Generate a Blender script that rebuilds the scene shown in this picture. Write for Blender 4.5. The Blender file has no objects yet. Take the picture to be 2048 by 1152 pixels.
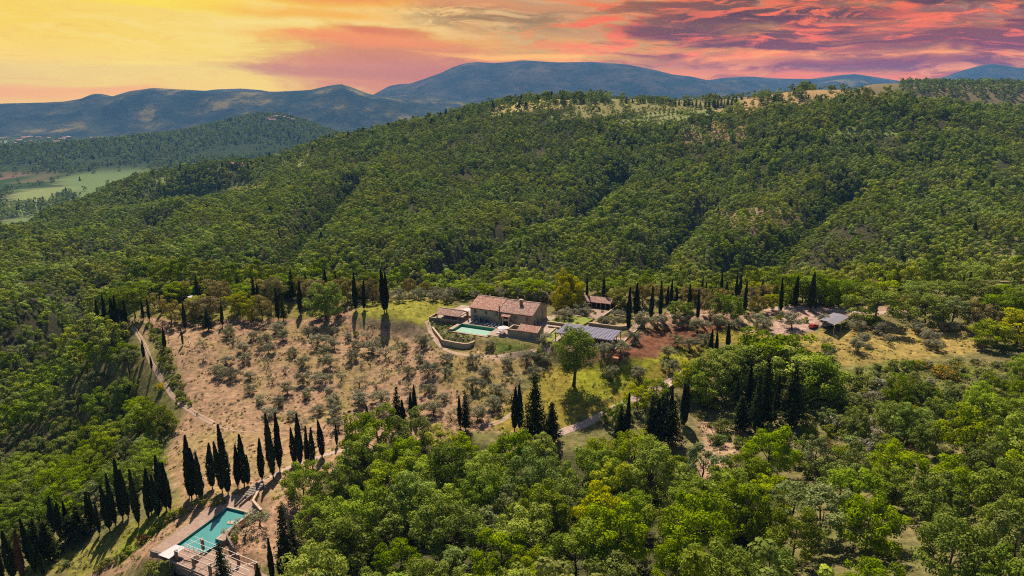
import bpy, math, random
import numpy as np
from math import radians as rad, sin, cos, pi

random.seed(7)
scene = bpy.context.scene
COL = scene.collection

# ------------------------------------------------------------------ camera
FPX, TH, CH = 1366.0, rad(15.0), 80.0        # focal length in photo pixels, downward tilt, height above the villa terrace
cam_d = bpy.data.cameras.new('camera')
cam_d.sensor_width = 36.0
cam_d.lens = 36.0 * FPX / 2048.0
cam_d.clip_start, cam_d.clip_end = 1.0, 60000.0
cam = bpy.data.objects.new('camera', cam_d)
cam.location = (0, 0, CH)
cam.rotation_euler = (rad(90) - TH, 0, 0)
COL.objects.link(cam)
scene.camera = cam

# ------------------------------------------------------------------ light, sky, exposure
scene.view_settings.view_transform = 'Standard'
scene.view_settings.look = 'None'
scene.view_settings.exposure = 0.45
scene.view_settings.gamma = 1.0
SUN_AZ, SUN_EL = rad(-9.0), rad(53.0)       # measured from +Y towards +X
sun_d = bpy.data.lights.new('sun', 'SUN')
sun_d.energy = 5.0
sun_d.angle = rad(0.5)
sun_d.color = (1.0, 0.88, 0.72)
sun = bpy.data.objects.new('sun', sun_d)
sun.rotation_euler = (rad(90) - SUN_EL, 0, pi - SUN_AZ)
sun.location = (0, 0, 400)
COL.objects.link(sun)

SIG = 0.55e-4                                # density of the air, per metre
AIRLIGHT = (0.10, 0.20, 0.37)               # its brightness in this sun
cy = scene.cycles
cy.max_bounces = 5
cy.diffuse_bounces = 1
cy.glossy_bounces = 2
cy.transmission_bounces = 3
cy.volume_bounces = 0
cy.transparent_max_bounces = 4
cy.caustics_reflective = False
cy.caustics_refractive = False
cy.use_adaptive_sampling = True
cy.adaptive_threshold = 0.01
cy.filter_width = 1.1
cy.use_denoising = False
cy.sample_clamp_indirect = 4.0


class NT:
    """tiny helper round a node tree"""
    def __init__(self, tree):
        self.t = tree
        tree.nodes.clear()

    def n(self, typ, **kw):
        nd = self.t.nodes.new(typ)
        for k, v in kw.items():
            if hasattr(nd, k):
                setattr(nd, k, v)
            else:
                self.put(nd.inputs[k], v)
        return nd

    def put(self, sock, v):
        if isinstance(v, bpy.types.NodeSocket):
            self.t.links.new(v, sock)
        elif v is not None:
            if sock.type == 'RGBA' and len(v) == 3:
                v = (*v, 1)
            sock.default_value = v

    def m(self, op, a, b=None, c=None, clamp=False):
        nd = self.t.nodes.new('ShaderNodeMath')
        nd.operation = op
        nd.use_clamp = clamp
        self.put(nd.inputs[0], a)
        if b is not None:
            self.put(nd.inputs[1], b)
        if c is not None:
            self.put(nd.inputs[2], c)
        return nd.outputs[0]

    def mix(self, f, a, b, mode='MIX'):
        nd = self.t.nodes.new('ShaderNodeMix')
        nd.data_type = 'RGBA'
        nd.blend_type = mode
        self.put(nd.inputs[0], f)
        self.put(nd.inputs[6], a)
        self.put(nd.inputs[7], b)
        return nd.outputs[2]

    def ramp(self, f, stops, interp='LINEAR'):
        nd = self.t.nodes.new('ShaderNodeValToRGB')
        r = nd.color_ramp
        r.interpolation = interp
        while len(r.elements) < len(stops):
            r.elements.new(0.5)
        for e, (p, c) in zip(r.elements, stops):
            e.position = p
            e.color = (*c, 1) if not isinstance(c, (int, float)) else (c, c, c, 1)
        self.put(nd.inputs[0], f)
        return nd.outputs[0]

    def sm(self, x, a, b, lo=0.0, hi=1.0):
        nd = self.t.nodes.new('ShaderNodeMapRange')
        nd.interpolation_type = 'SMOOTHSTEP'
        self.put(nd.inputs[0], x)
        for i, v in enumerate((a, b, lo, hi)):
            self.put(nd.inputs[i + 1], v)
        return nd.outputs[0]

    def noise(self, vec, scale, detail=3, rough=0.5, dist=0.0):
        nd = self.t.nodes.new('ShaderNodeTexNoise')
        if vec is not None:
            self.put(nd.inputs['Vector'], vec)
        nd.inputs['Scale'].default_value = scale
        nd.inputs['Detail'].default_value = detail
        nd.inputs['Roughness'].default_value = rough
        nd.inputs['Distortion'].default_value = dist
        return nd.outputs[0]

    def xyz(self, x, y, z):
        nd = self.t.nodes.new('ShaderNodeCombineXYZ')
        for i, v in enumerate((x, y, z)):
            self.put(nd.inputs[i], v)
        return nd.outputs[0]


def srgb(r, g, b, k=1.0):
    f = lambda c: (c / 12.92 if c <= 0.04045 else ((c + 0.055) / 1.055) ** 2.4) * k
    return (f(r / 255), f(g / 255), f(b / 255))


world = bpy.data.worlds.new('World')
scene.world = world
world.use_nodes = True
W = NT(world.node_tree)
# ---- sunset sky: everything is a function of azimuth (deg, from +Y) and elevation (deg)
geo = W.n('ShaderNodeTexCoord').outputs['Generated']
sp = W.n('ShaderNodeSeparateXYZ', Vector=geo)
az = W.m('MULTIPLY', W.m('ARCTAN2', sp.outputs[0], sp.outputs[1]), 180 / pi)
el = W.m('MULTIPLY', W.m('ARCSINE', sp.outputs[2]), 180 / pi)
# warped coordinates: streaks long in azimuth, tilted slightly
wv = W.xyz(W.m('MULTIPLY', az, 0.05), W.m('MULTIPLY', el, 0.22), 3.0)
w1 = W.m('SUBTRACT', W.noise(wv, 1.0, 4, 0.55), 0.5)
w2 = W.m('SUBTRACT', W.noise(W.xyz(W.m('MULTIPLY', az, 0.05), W.m('MULTIPLY', el, 0.22), 9.0), 1.0, 4, 0.55), 0.5)
azw = W.m('MULTIPLY_ADD', w1, 12.0, az)
elw = W.m('MULTIPLY_ADD', w2, 3.0, W.m('MULTIPLY_ADD', az, 0.035, el))


def streak(sa, se, seed, detail=6, rough=0.58):
    return W.noise(W.xyz(W.m('MULTIPLY', azw, sa), W.m('MULTIPLY', elw, se), seed), 1.0, detail, rough, 0.7)


def blob(a0, e0, ra, re, soft=0.55, wob=0.75):
    """1 inside an ellipse (deg) with noisy edge"""
    da = W.m('DIVIDE', W.m('SUBTRACT', azw, a0), ra)
    de = W.m('DIVIDE', W.m('SUBTRACT', elw, e0 + 0.035 * a0), re)
    d = W.m('SQRT', W.m('ADD', W.m('MULTIPLY', da, da), W.m('MULTIPLY', de, de)))
    d = W.m('ADD', d, W.m('MULTIPLY', W.m('SUBTRACT', fine, 0.5), wob))
    return W.sm(d, 1.0 + soft * .5, 1.0 - soft, 0, 1)


fine = streak(0.22, 1.05, 2.0, 9, 0.64)
big = streak(0.075, 0.48, 5.0, 7, 0.56)
fil = streak(0.16, 1.5, 11.0, 9, 0.66)
fil2 = streak(0.26, 1.5, 17.0, 9, 0.66)
wisp = streak(0.42, 3.2, 23.0, 9, 0.7)


def over(c_, f, colr, k=1.0):
    return W.mix(W.m('MULTIPLY', f, k), c_, srgb(*colr) if isinstance(colr, tuple) else colr)


base = W.ramp(W.sm(az, -40, 40), [
    (0.0, srgb(248, 212, 104)), (0.20, srgb(246, 218, 136)), (0.34, srgb(246, 206, 136)), (0.44, srgb(238, 188, 130)),
    (0.52, srgb(205, 168, 128)), (0.66, srgb(212, 150, 118)), (0.80, srgb(196, 124, 110)), (1.0, srgb(160, 104, 116))])
lo_l = W.m('MULTIPLY', W.sm(el, 3.2, 0.6), W.sm(az, -6, -20))
c = over(base, lo_l, (252, 206, 96), .6)
c = over(c, W.sm(fil, 0.45, 0.72), (255, 232, 168), .38)
c = over(c, W.m('MULTIPLY', W.sm(wisp, 0.52, 0.68), W.sm(az, 0, -14)), (240, 180, 110), .35)
c = over(c, blob(-34, 7.6, 15, 0.8, 0.9), (255, 232, 30), .75)
c = over(c, blob(-20, 8.0, 12, 0.7, 0.9), (252, 200, 40), .9)
c = over(c, blob(-13, 8.0, 9, 0.9, 0.9), (240, 150, 52), .9)
c = over(c, blob(-10, 8.3, 6, 0.5, 0.7), (214, 112, 56), .85)
c = over(c, blob(-15, 6.7, 8, 0.45, 0.8), (246, 170, 70), .7)
c = over(c, blob(-38, 0.9, 9, 0.75, 0.7), (255, 184, 0), .97)
c = over(c, blob(-30, 1.0, 4, 0.3, 0.7), (252, 180, 30), .8)
# mauve-brown bank left of the mountain, its upper edge lit orange
c = over(c, blob(-9, 2.7, 10.5, 3.0, 0.45, .9), (214, 142, 80), .97)
c = over(c, blob(-14, 2.2, 8, 0.55, 0.6), (204, 140, 92), .8)
c = over(c, blob(-12, 5.0, 8.5, 0.75, 0.7, .9), (244, 150, 74), .9)
c = over(c, blob(-9, 5.6, 4, 0.4, 0.6), (218, 122, 80), .8)
c = over(c, blob(-4, 2.4, 9, 1.6, 0.8), (192, 128, 86), .7)
c = over(c, W.m('MULTIPLY', blob(-1.0, 6.6, 6.5, 1.3, 0.9, 1.5), W.sm(fil2, 0.36, 0.54)), (150, 120, 98), .85)
c = over(c, blob(-2, 7.5, 7, .5, 0.6), (222, 150, 110), .7)
c = over(c, W.m('MULTIPLY', W.sm(wisp, 0.53, 0.62), blob(0, 6.0, 6, 1.4, 0.8)), (252, 170, 110), .5)
right = W.sm(az, -3, 7)
red_f = W.m('MULTIPLY', W.sm(fine, 0.44, 0.58), right)
red_c = W.ramp(W.sm(W.m('ADD', el, W.m('MULTIPLY', W.m('SUBTRACT', fil2, 0.5), 5.0)), 0.5, 8.5), [
    (0.0, srgb(244, 158, 80)), (0.28, srgb(255, 166, 56)), (0.48, srgb(255, 134, 52)), (0.78, srgb(248, 118, 66)), (1.0, srgb(240, 126, 84))])
c = over(c, red_f, red_c, .95)
c = over(c, W.m('MULTIPLY', W.sm(wisp, 0.52, 0.64), right), W.mix(W.sm(el, 2, 6), srgb(255, 168, 84), srgb(252, 146, 96)), .6)
c = over(c, W.m('MULTIPLY', W.sm(fil, 0.54, 0.66), right), (168, 112, 106), .7)
gold = W.m('MULTIPLY', W.sm(fil2, 0.47, 0.60), blob(6.0, 3.3, 13, 1.5, 0.8, 0.5))
c = over(c, gold, (255, 168, 60), .75)
c = over(c, W.m('MULTIPLY', W.sm(fil, 0.36, 0.26), W.sm(az, -2, 3)), (214, 168, 134), .7)
c = over(c, blob(3.0, 3.75, 10, 0.2, 0.5, .9), (255, 190, 40), .95)
c = over(c, blob(12.0, 2.7, 9, 0.2, 0.5, .9), (255, 160, 50), .9)
c = over(c, blob(19.0, 3.1, 7, 0.3, 0.5, 1.1), (250, 158, 90), .8)
dk = W.mix(W.sm(az, 5, 38), srgb(122, 92, 86), srgb(78, 68, 80))
grey_f = W.m('MULTIPLY', W.m('MULTIPLY', W.sm(big, 0.46, 0.56), W.sm(W.m('ADD', el, W.m('MULTIPLY', az, 0.06)), 2.4, 5.0)), W.sm(az, 1, 12))
c = over(c, grey_f, dk, .88)
c = over(c, blob(12.5, 5.5, 5.2, 0.6, 0.5, .9), (112, 84, 84), .92)
c = over(c, blob(20, 6.3, 8, 0.6, 0.5, 1.0), (104, 80, 84), .9)
c = over(c, blob(28, 7.6, 13, 1.0, 0.7, 1.0), (92, 76, 84), .9)
c = over(c, blob(33, 4.2, 12, 1.1, 0.7, 1.0), (148, 98, 98), .7)
c = over(c, blob(27, 2.6, 9, 0.5, 0.6, 1.0), (124, 88, 108), .75)
c = over(c, W.m('MULTIPLY', W.m('MULTIPLY', W.sm(fil2, 0.53, 0.62), W.sm(az, 8, 18)), W.sm(el, 2.8, 5)), (250, 124, 72), .9)
c = over(c, W.m('MULTIPLY', W.m('MULTIPLY', W.sm(wisp, 0.56, 0.66), W.sm(az, 6, 18)), W.sm(el, 3, 6)), (252, 140, 120), .45)
hor = W.m('MULTIPLY', W.sm(el, 2.4, 0.5), W.sm(az, 8, 18))
c = over(c, hor, (224, 150, 88), .7)
c = over(c, blob(24, 1.9, 6, 0.35, 0.6, .9), (246, 138, 92), .8)
# light lost and gained in the air below the sky is allowed for
tl = W.m('MINIMUM', 11600.0, W.m('DIVIDE', 600.0, W.m('MAXIMUM', W.m('TANGENT', W.m('MULTIPLY', el, pi / 180)), 0.01)))
tr = W.m('EXPONENT', W.m('MULTIPLY', tl, -SIG))
vm = W.n('ShaderNodeVectorMath', operation='SCALE')
vm.inputs[0].default_value = AIRLIGHT
W.put(vm.inputs['Scale'], W.m('SUBTRACT', 1.0, tr))
vs = W.n('ShaderNodeVectorMath', operation='SUBTRACT')
c = W.mix(1.0, c, (0.732, 0.732, 0.732), 'MULTIPLY')          # 1 / 2**exposure
W.put(vs.inputs[0], c)
W.put(vs.inputs[1], vm.outputs[0])
vd = W.n('ShaderNodeVectorMath', operation='SCALE')
W.put(vd.inputs[0], vs.outputs[0])
W.put(vd.inputs['Scale'], W.m('DIVIDE', 1.0, tr))
vx = W.n('ShaderNodeVectorMath', operation='MAXIMUM')
W.put(vx.inputs[0], vd.outputs[0])
vx.inputs[1].default_value = (0.0, 0.0, 0.0)
sunset = W.n('ShaderNodeBackground', Color=vx.outputs[0], Strength=1.0)
# ---- the rest of the dome: clear physical sky
sky = W.n('ShaderNodeTexSky')
sky.sky_type = 'NISHITA'
sky.sun_disc = False
sky.sun_elevation = SUN_EL
sky.sun_rotation = SUN_AZ
skyb = W.n('ShaderNodeBackground', Color=sky.outputs[0], Strength=0.05)
low = W.m('MULTIPLY', W.sm(W.m('ABSOLUTE', az), 62, 46), W.sm(el, 15, 10))
mx = W.n('ShaderNodeMixShader')
W.t.links.new(low, mx.inputs[0])
W.t.links.new(skyb.outputs[0], mx.inputs[1])
W.t.links.new(sunset.outputs[0], mx.inputs[2])
wo = W.n('ShaderNodeOutputWorld')
W.t.links.new(mx.outputs[0], wo.inputs[0])

# ------------------------------------------------------------------ pixel <-> world
CT, ST = cos(TH), sin(TH)


def ray(u, v):
    x, y = (u - 1024) / FPX, (576 - v) / FPX
    return x, CT + y * ST, -ST + y * CT


def PZ(u, v, z):
    x, y, dz = ray(u, v)
    t = (z - CH) / dz
    return x * t, y * t


def PY(u, v, Y):
    x, y, dz = ray(u, v)
    t = Y / y
    return x * t, Y, CH + dz * t


def PR(x, y, z):
    dz = z - CH
    d = y * CT - dz * ST
    up = y * ST + dz * CT
    return 1024 + FPX * x / d, 576 - FPX * up / d


# ------------------------------------------------------------------ numeric noise
def hash2(ix, iy, seed):
    h = (ix.astype(np.int64) * 374761393 + iy.astype(np.int64) * 668265263 + seed * 974634777) & 0xffffffff
    h = ((h ^ (h >> 13)) * 1274126177) & 0xffffffff
    h = h ^ (h >> 16)
    return (h & 0xffff) / 65535.0


def vnoise(x, y, seed=0):
    ix, iy = np.floor(x), np.floor(y)
    fx, fy = x - ix, y - iy
    fx = fx * fx * fx * (fx * (fx * 6 - 15) + 10)
    fy = fy * fy * fy * (fy * (fy * 6 - 15) + 10)
    a, b = hash2(ix, iy, seed), hash2(ix + 1, iy, seed)
    c_, d = hash2(ix, iy + 1, seed), hash2(ix + 1, iy + 1, seed)
    return (a * (1 - fx) + b * fx) * (1 - fy) + (c_ * (1 - fx) + d * fx) * fy


def fbm(x, y, seed=0, oct=4, gain=0.5):
    s, a, t = 0, 1, 0
    for i in range(oct):
        s = s + a * (vnoise(x * 2 ** i + 17.3 * i, y * 2 ** i - 9.1 * i, seed + i) - 0.5)
        t += a
        a *= gain
    return s / t * 2      # about -1..1


def ridged(x, y, seed=0, oct=4):
    s, a, t = 0, 1, 0
    for i in range(oct):
        s = s + a * (1 - np.abs(2 * vnoise(x * 2 ** i + 5.3 * i, y * 2 ** i, seed + i) - 1))
        t += a
        a *= 0.5
    return s / t


class TPS:
    def __init__(self, pts, sc, lam=0.0):
        P = np.array(pts, float)
        self.c, self.sc = P[:, :2] / sc, sc
        n = len(P)
        K = self._k(self.c, self.c) + lam * np.eye(n)
        A = np.zeros((n + 3, n + 3))
        A[:n, :n] = K
        A[:n, n] = 1
        A[:n, n + 1:] = self.c
        A[n:, :n] = A[:n, n:].T
        self.w = np.linalg.solve(A, np.concatenate([P[:, 2], [0, 0, 0]]))

    def _k(self, a, b):
        d2 = ((a[:, None, :] - b[None, :, :]) ** 2).sum(-1)
        return 0.5 * d2 * np.log(d2 + 1e-12)

    def __call__(self, x, y):
        sh = x.shape
        q = np.stack([x.ravel(), y.ravel()], 1) / self.sc
        out = np.empty(len(q))
        n = len(self.c)
        for i in range(0, len(q), 20000):
            k = self._k(q[i:i + 20000], self.c)
            out[i:i + 20000] = k @ self.w[:n] + self.w[n] + q[i:i + 20000] @ self.w[n + 1:]
        return out.reshape(sh)


# ------------------------------------------------------------------ local frames
VO, VA = (-15.9, 250.3), rad(-24.0)          # villa frame: origin front left corner, x along the facade
PO, PA = (-74.3, 131.2), rad(-20.6)          # lower pool frame
VC, VS, PC, PS = cos(VA), sin(VA), cos(PA), sin(PA)


def V2(x, y):
    return VO[0] + x * VC - y * VS, VO[1] + x * VS + y * VC


def P2(x, y):
    return PO[0] + x * PC - y * PS, PO[1] + x * PS + y * PC


# ------------------------------------------------------------------ terrain
near_px = [
    # u, v, z on the promontory, read off the photograph
    (240, 645, -4), (300, 610, -3), (400, 600, -2), (500, 600, -1), (600, 595, 0), (700, 605, 0), (780, 612, .5), (840, 612, .3), (815, 640, .2),
    (740, 632, .3), (850, 655, -2.5), (800, 668, -4.5), (720, 660, -4), (640, 640, -3), (560, 640, -4), (450, 650, -5), (370, 655, -6), (275, 668, -6),
    (292, 705, -9), (305, 742, -12), (335, 780, -14.5), (380, 815, -16), (440, 840, -16.5), (420, 740, -11), (520, 700, -8), (640, 700, -7.5),
    (740, 710, -7.5), (560, 780, -13.5), (680, 790, -13.5), (800, 780, -11.5), (820, 720, -7.5), (880, 720, -5.5), (950, 705, -4), (900, 790, -11),
    (480, 880, -16.5), (380, 900, -17), (560, 870, -16), (700, 860, -15), (850, 850, -14), (960, 850, -13.5), (1060, 860, -13.5), (1130, 860, -13),
    (1200, 830, -11.5), (1290, 790, -9), (1370, 745, -6), (1000, 700, -3.5), (1060, 720, -5), (1000, 780, -9.5), (1100, 700, -3.5), (1145, 770, -7.5),
    (1200, 720, -4), (1250, 760, -6.5), (1300, 690, -2), (1400, 660, -.5), (1430, 710, -3.5), (1500, 650, 0), (1600, 655, 1), (1700, 640, 1.5),
    (1680, 720, -2), (1800, 680, 0), (1900, 650, 2), (2048, 650, 4), (1500, 620, 1), (1700, 615, 2.5), (1400, 620, 1), (1900, 620, 4),
    (1400, 850, -11), (1550, 860, -10), (1750, 820, -6), (1950, 780, -2), (2048, 900, 0), (1900, 950, -3), (1700, 1000, -5), (1500, 1000, -9),
    (1300, 1000, -12), (1100, 1000, -14), (900, 960, -15), (750, 950, -15), (640, 920, -15), (545, 958, -15), (480, 990, -15),
    (650, 1050, -16.5), (620, 1150, -18.5), (800, 1150, -13), (1024, 1152, -9), (1300, 1152, -5), (1600, 1152, 0), (2048, 1152, 4),
    (300, 1090, -17), (340, 1010, -17), (250, 1070, -20), (180, 1090, -22.5), (100, 1100, -25), (60, 1150, -26), (250, 1150, -20.5),
    (330, 925, -21), (240, 860, -30), (150, 760, -36), (60, 700, -45), (120, 920, -38), (20, 820, -48), (40, 1000, -38), (150, 680, -24), (60, 620, -36),
    (1150, 575, 1), (1000, 585, 0), (1300, 590, 1), (1500, 585, 1), (1700, 585, 2), (1900, 585, 4), (650, 575, -3), (450, 575, -4), (300, 578, -8),
]
near_pts = [(*PZ(u, v, z), z) for u, v, z in near_px]
near_pts += [(*V2(x, y), z) for x, y, z in [(-16, -6, -2.6), (-19, -.4, -2.3), (-10, -12, -3.2), (-1, -20, -4.0), (8, -20, -4.2), (0, -15, -3.3),
             (12, -16, -4.0), (22, -14.5, -2.4), (34, -13, -2.2), (62, -9, -.6)]]
near_pts += [(*P2(x, y), z) for x, y, z in [(-4, -3, -15.5), (-4, 8, -14.6), (-4, 20, -14.1), (3, 20, -13.6), (10, 12, -14), (12, 22, -13), (4, -9, -18.5), (16, -9, -18.8),
             (24, 4, -15), (24, -8, -18), (14, 5, -14.6)]]
near_pts += [(-330, 300, -105), (-330, 150, -95), (-270, 60, -80), (-150, 60, -45), (0, 50, -2), (0, 0, 6), (120, 40, 14), (-120, 0, -50), (-330, 0, -95),
             (300, 100, 24), (320, 250, 18), (340, 340, 4), (-300, 400, -120), (-180, 380, -85), (0, 400, -62), (150, 405, -60), (320, 420, -60),
             (-100, 345, -32), (60, 350, -22), (200, 350, -16), (-210, 300, -40), (-230, 350, -85)]
near_f = TPS(near_pts, 100.0, 0.0005)

hill_px = [
    # u, v, horizontal distance on the wooded hillside
    (-250, 640, 380), (0, 620, 430), (0, 545, 600), (0, 484, 800), (0, 462, 900), (-300, 560, 900), (75, 425, 1050), (150, 392, 1150), (225, 372, 1200), (300, 352, 1260),
    (450, 326, 1330), (560, 302, 1400), (630, 285, 1420), (700, 268, 1440), (850, 243, 1440), (950, 222, 1400), (1000, 213, 1380), (1100, 204, 1350),
    (1250, 201, 1350), (1350, 203, 1330), (1450, 199, 1300), (1530, 195, 1230), (1600, 194, 1200), (1700, 197, 1180), (1760, 212, 1170), (1850, 225, 1150),
    (2048, 225, 1150), (2300, 230, 1150), (150, 480, 880), (150, 560, 620), (300, 420, 980), (300, 480, 790), (300, 545, 580), (450, 400, 1000), (600, 330, 1180),
    (600, 400, 930), (600, 470, 730), (600, 545, 545), (750, 320, 1150), (900, 280, 1180), (900, 350, 980), (900, 440, 740), (900, 540, 530),
    (1050, 250, 1220), (1200, 240, 1200), (1200, 290, 1080), (1200, 350, 940), (1200, 440, 720), (1200, 540, 520), (1400, 235, 1180), (1400, 300, 1000),
    (1500, 250, 1030), (1500, 350, 880), (1500, 440, 700), (1500, 540, 510), (1650, 240, 1020), (1800, 270, 960), (1800, 350, 850), (1800, 440, 680), (1800, 540, 490),
    (2048, 280, 940), (2048, 350, 820), (2048, 440, 660), (2048, 540, 480), (2300, 350, 820), (2300, 540, 480),
]
SKYL = (0, 462, 900), (75, 425, 1050), (150, 392, 1150), (225, 372, 1200), (300, 352, 1260), (450, 326, 1330), (560, 302, 1400), (630, 285, 1420), (700, 268, 1440), (850, 243, 1440)
hill_px = [(u, v + (18 if u < 600 else 8), Y) if v < 470 and (u, v, Y) in SKYL else (u, v, Y) for u, v, Y in hill_px]
hill_px += [(110, 426, 1100), (190, 400, 1180), (260, 380, 1230), (345, 366, 1290), (395, 356, 1310), (505, 332, 1370), (595, 310, 1410)]
hill_pts = [PY(u, v, Y) for u, v, Y in hill_px]
for u, v, Y in hill_px:
    if ((u, v - 8, Y) in SKYL or (u, v - 18, Y) in SKYL) and u > 100 or (u, v, Y) in hill_px[-7:]:
        x_, y_, z_ = PY(u, v, Y)
        hill_pts.append((x_ * 1.1 - 25, Y + 160, z_ - 42))
hill_pts += [(-500, 430, -118), (-250, 430, -122), (0, 430, -98), (250, 425, -88), (500, 425, -80), (0, 300, -170), (-300, 250, -180), (300, 250, -150), (600, 300, -90),
             (-900, 600, -150), (-900, 1100, -200), (-1100, 1600, -230), (-600, 1800, -190), (-200, 1900, -90), (200, 1850, -20), (600, 1800, -20), (1100, 1700, 0),
             (1400, 1000, 80), (1400, 500, 40), (-600, 1250, -125), (-750, 1000, -135)]
hill_f = TPS(hill_pts, 400.0, 0.0005)


def smax(a, b, k):
    h = np.clip(0.5 + 0.5 * (a - b) / k, 0, 1)
    return b * (1 - h) + a * h + k * h * (1 - h)


def poly_sd(x, y, poly):
    """signed distance to a polygon, negative inside"""
    P = np.array(poly, float)
    d = np.full(x.shape, 1e18)
    ins = np.zeros(x.shape, bool)
    n = len(P)
    for i in range(n):
        ax, ay = P[i]
        bx, by = P[(i + 1) % n]
        ex, ey = bx - ax, by - ay
        wx, wy = x - ax, y - ay
        t = np.clip((wx * ex + wy * ey) / (ex * ex + ey * ey + 1e-9), 0, 1)
        d = np.minimum(d, (wx - ex * t) ** 2 + (wy - ey * t) ** 2)
        c1 = (ay <= y) & (by > y)
        c2 = (ay > y) & (by <= y)
        cr = ex * wy - ey * wx
        ins ^= (c1 & (cr > 0)) | (c2 & (cr < 0))
    d = np.sqrt(d)
    return np.where(ins, -d, d)


def sstep(x, a, b):
    t = np.clip((x - a) / (b - a), 0, 1)
    return t * t * (3 - 2 * t)


flats = [
    ([V2(*p) for p in [(-15, -3.6), (-2, -3.6), (-1.6, -12), (19.5, -13), (33, -11.6), (62, -9.5), (62, 42), (-15, 26)]], -0.12, 7.0),
    ([P2(*p) for p in [(-3.6, -3), (-3.6, 20.3), (7.6, 17.5), (8.6, 5), (19, 2.0), (19, -3)]], -14.6, 4.0),
]
cuts = [([V2(*p) for p in [(-1.2, -4.8), (13.0, -4.8), (13.2, -12.0), (-2.0, -12.0)]], -2.2),
        ([P2(*p) for p in [(-.2, -.2), (-.2, 15.8), (6.9, 15.8), (6.9, 5), (8.2, 5), (8.2, -.2)]], -16.4),
        ([P2(*p) for p in [(2.4, -3.4), (19, -3.4), (19, 1.6), (8.4, 1.6), (8.4, -.4), (2.4, -.4)]], -18.2)]


def plain_f(x, y):
    z = -196 + 7 * fbm(x / 900, y / 900, 31, 3) + sstep(y, 2500, 5000) * 40
    for u, v, D, sx, sy, amp in [(560, 240, 3900, 340, 460, 138), (430, 262, 3700, 520, 350, 92), (300, 288, 3300, 420, 260, 78),
                                 (120, 296, 3000, 420, 260, 58), (-100, 300, 3000, 500, 300, 52), (665, 262, 3600, 300, 300, 55)]:
        cx = PY(u, v, D)[0]
        z = z + amp * np.exp(-((x - cx) / sx) ** 2 - ((y - D) / sy) ** 2)
    # second wooded ridge behind the hill at the right
    cx, cy_, cz = PY(1900, 157, 1850)
    r = cz + 190 - 60 * sstep(x, cx - 60, cx + 900) * 0.35
    z = z + r * np.exp(-(np.maximum(0, (cx - 150) - x) / 260) ** 2 - ((y - 1900) / 380) ** 2)
    return z


GUL = [[PY(u, v, Y)[:2] for u, v, Y in pl] for pl in (
    [(835, 590, 465), (930, 540, 540), (1010, 500, 620), (1110, 440, 740), (1190, 385, 850), (1240, 340, 960)],
    [(1500, 560, 480), (1560, 500, 570), (1640, 440, 690), (1700, 395, 780)],
    [(520, 570, 480), (590, 500, 650), (640, 440, 780), (700, 370, 960)],
    [(1250, 560, 480), (1330, 480, 620), (1400, 400, 780)],
    [(150, 560, 620), (260, 490, 760), (330, 440, 900)])]


def poly_line(x, y, P):
    d = np.full(x.shape, 1e18)
    for (ax, ay), (bx, by) in zip(P[:-1], P[1:]):
        ex, ey = bx - ax, by - ay
        t = np.clip(((x - ax) * ex + (y - ay) * ey) / (ex * ex + ey * ey), 0, 1)
        d = np.minimum(d, (x - ax - ex * t) ** 2 + (y - ay - ey * t) ** 2)
    return np.sqrt(d)


def height(x, y):
    zn = near_f(x, y)
    out = np.maximum(0, y - 430) * 0.9 + np.maximum(0, -330 - x) * 0.8 + np.maximum(0, x - 380) * 0.3 + np.maximum(0, -60 - y) * 0.3
    zn = zn - out + 0.35 * fbm(x / 14, y / 14, 3, 4) + 0.10 * fbm(x / 2.7, y / 2.7, 9, 2)
    zh = hill_f(x, y)
    zh = zh - np.maximum(0, y - 1750) * 0.35 - np.maximum(0, -1000 - x) * 0.3
    zh = np.maximum(zh, -400)
    amp = sstep(y, 380, 600) * (1 - 0.75 * sstep(y, 1050, 1350)) * (1 - 0.8 * sstep(-x, 200, 420) * sstep(y, 700, 1000))
    for pl in GUL:
        d = poly_line(x, y, pl)
        zh = zh - 28 * np.exp(-(d / 19) ** 2) + 6 * np.exp(-((d - 46) / 24) ** 2)
    zh = zh + amp * (24 * (fbm(x / 170 + 0.6 * fbm(x / 220, y / 220, 5, 2), y / 420, 12, 3)) + 4 * fbm(x / 60, y / 80, 14, 3))
    zp = plain_f(x, y)
    z = smax(zn, zh, 8.0)
    return smax(z, zp, 14.0)


def graded(core, step, ends, grow):
    a, b = core
    mid = list(np.arange(a, b + 1e-6, step))
    lo, hi, s = [], [], step
    x = a
    while x > ends[0]:
        s *= grow
        x -= s
        lo.append(x)
    x, s = b, step
    while x < ends[1]:
        s *= grow
        x += s
        hi.append(x)
    return np.array(lo[::-1] + mid + hi)


GX = graded((-170, 170), 1.25, (-9000, 9000), 1.032)
GY = graded((95, 320), 1.25, (-900, 11000), 1.022)
MX, MY = np.meshgrid(GX, GY)
GZ = height(MX, MY)
for poly, z0, bl in flats:
    sd = poly_sd(MX, MY, poly)
    k = 1 - sstep(sd, 0.0, bl)
    GZ = GZ * (1 - k) + z0 * k
for poly, z0 in cuts:
    sd = poly_sd(MX, MY, poly)
    GZ = np.where(sd < 1.5, np.minimum(GZ, z0), GZ)


def HT(x, y):
    """height of the ground sheet at (x, y)"""
    x, y = np.asarray(x, float), np.asarray(y, float)
    i = np.clip(np.searchsorted(GX, x) - 1, 0, len(GX) - 2)
    j = np.clip(np.searchsorted(GY, y) - 1, 0, len(GY) - 2)
    fx = np.clip((x - GX[i]) / (GX[i + 1] - GX[i]), 0, 1)
    fy = np.clip((y - GY[j]) / (GY[j + 1] - GY[j]), 0, 1)
    return (GZ[j, i] * (1 - fx) + GZ[j, i + 1] * fx) * (1 - fy) + (GZ[j + 1, i] * (1 - fx) + GZ[j + 1, i + 1] * fx) * fy


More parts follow.
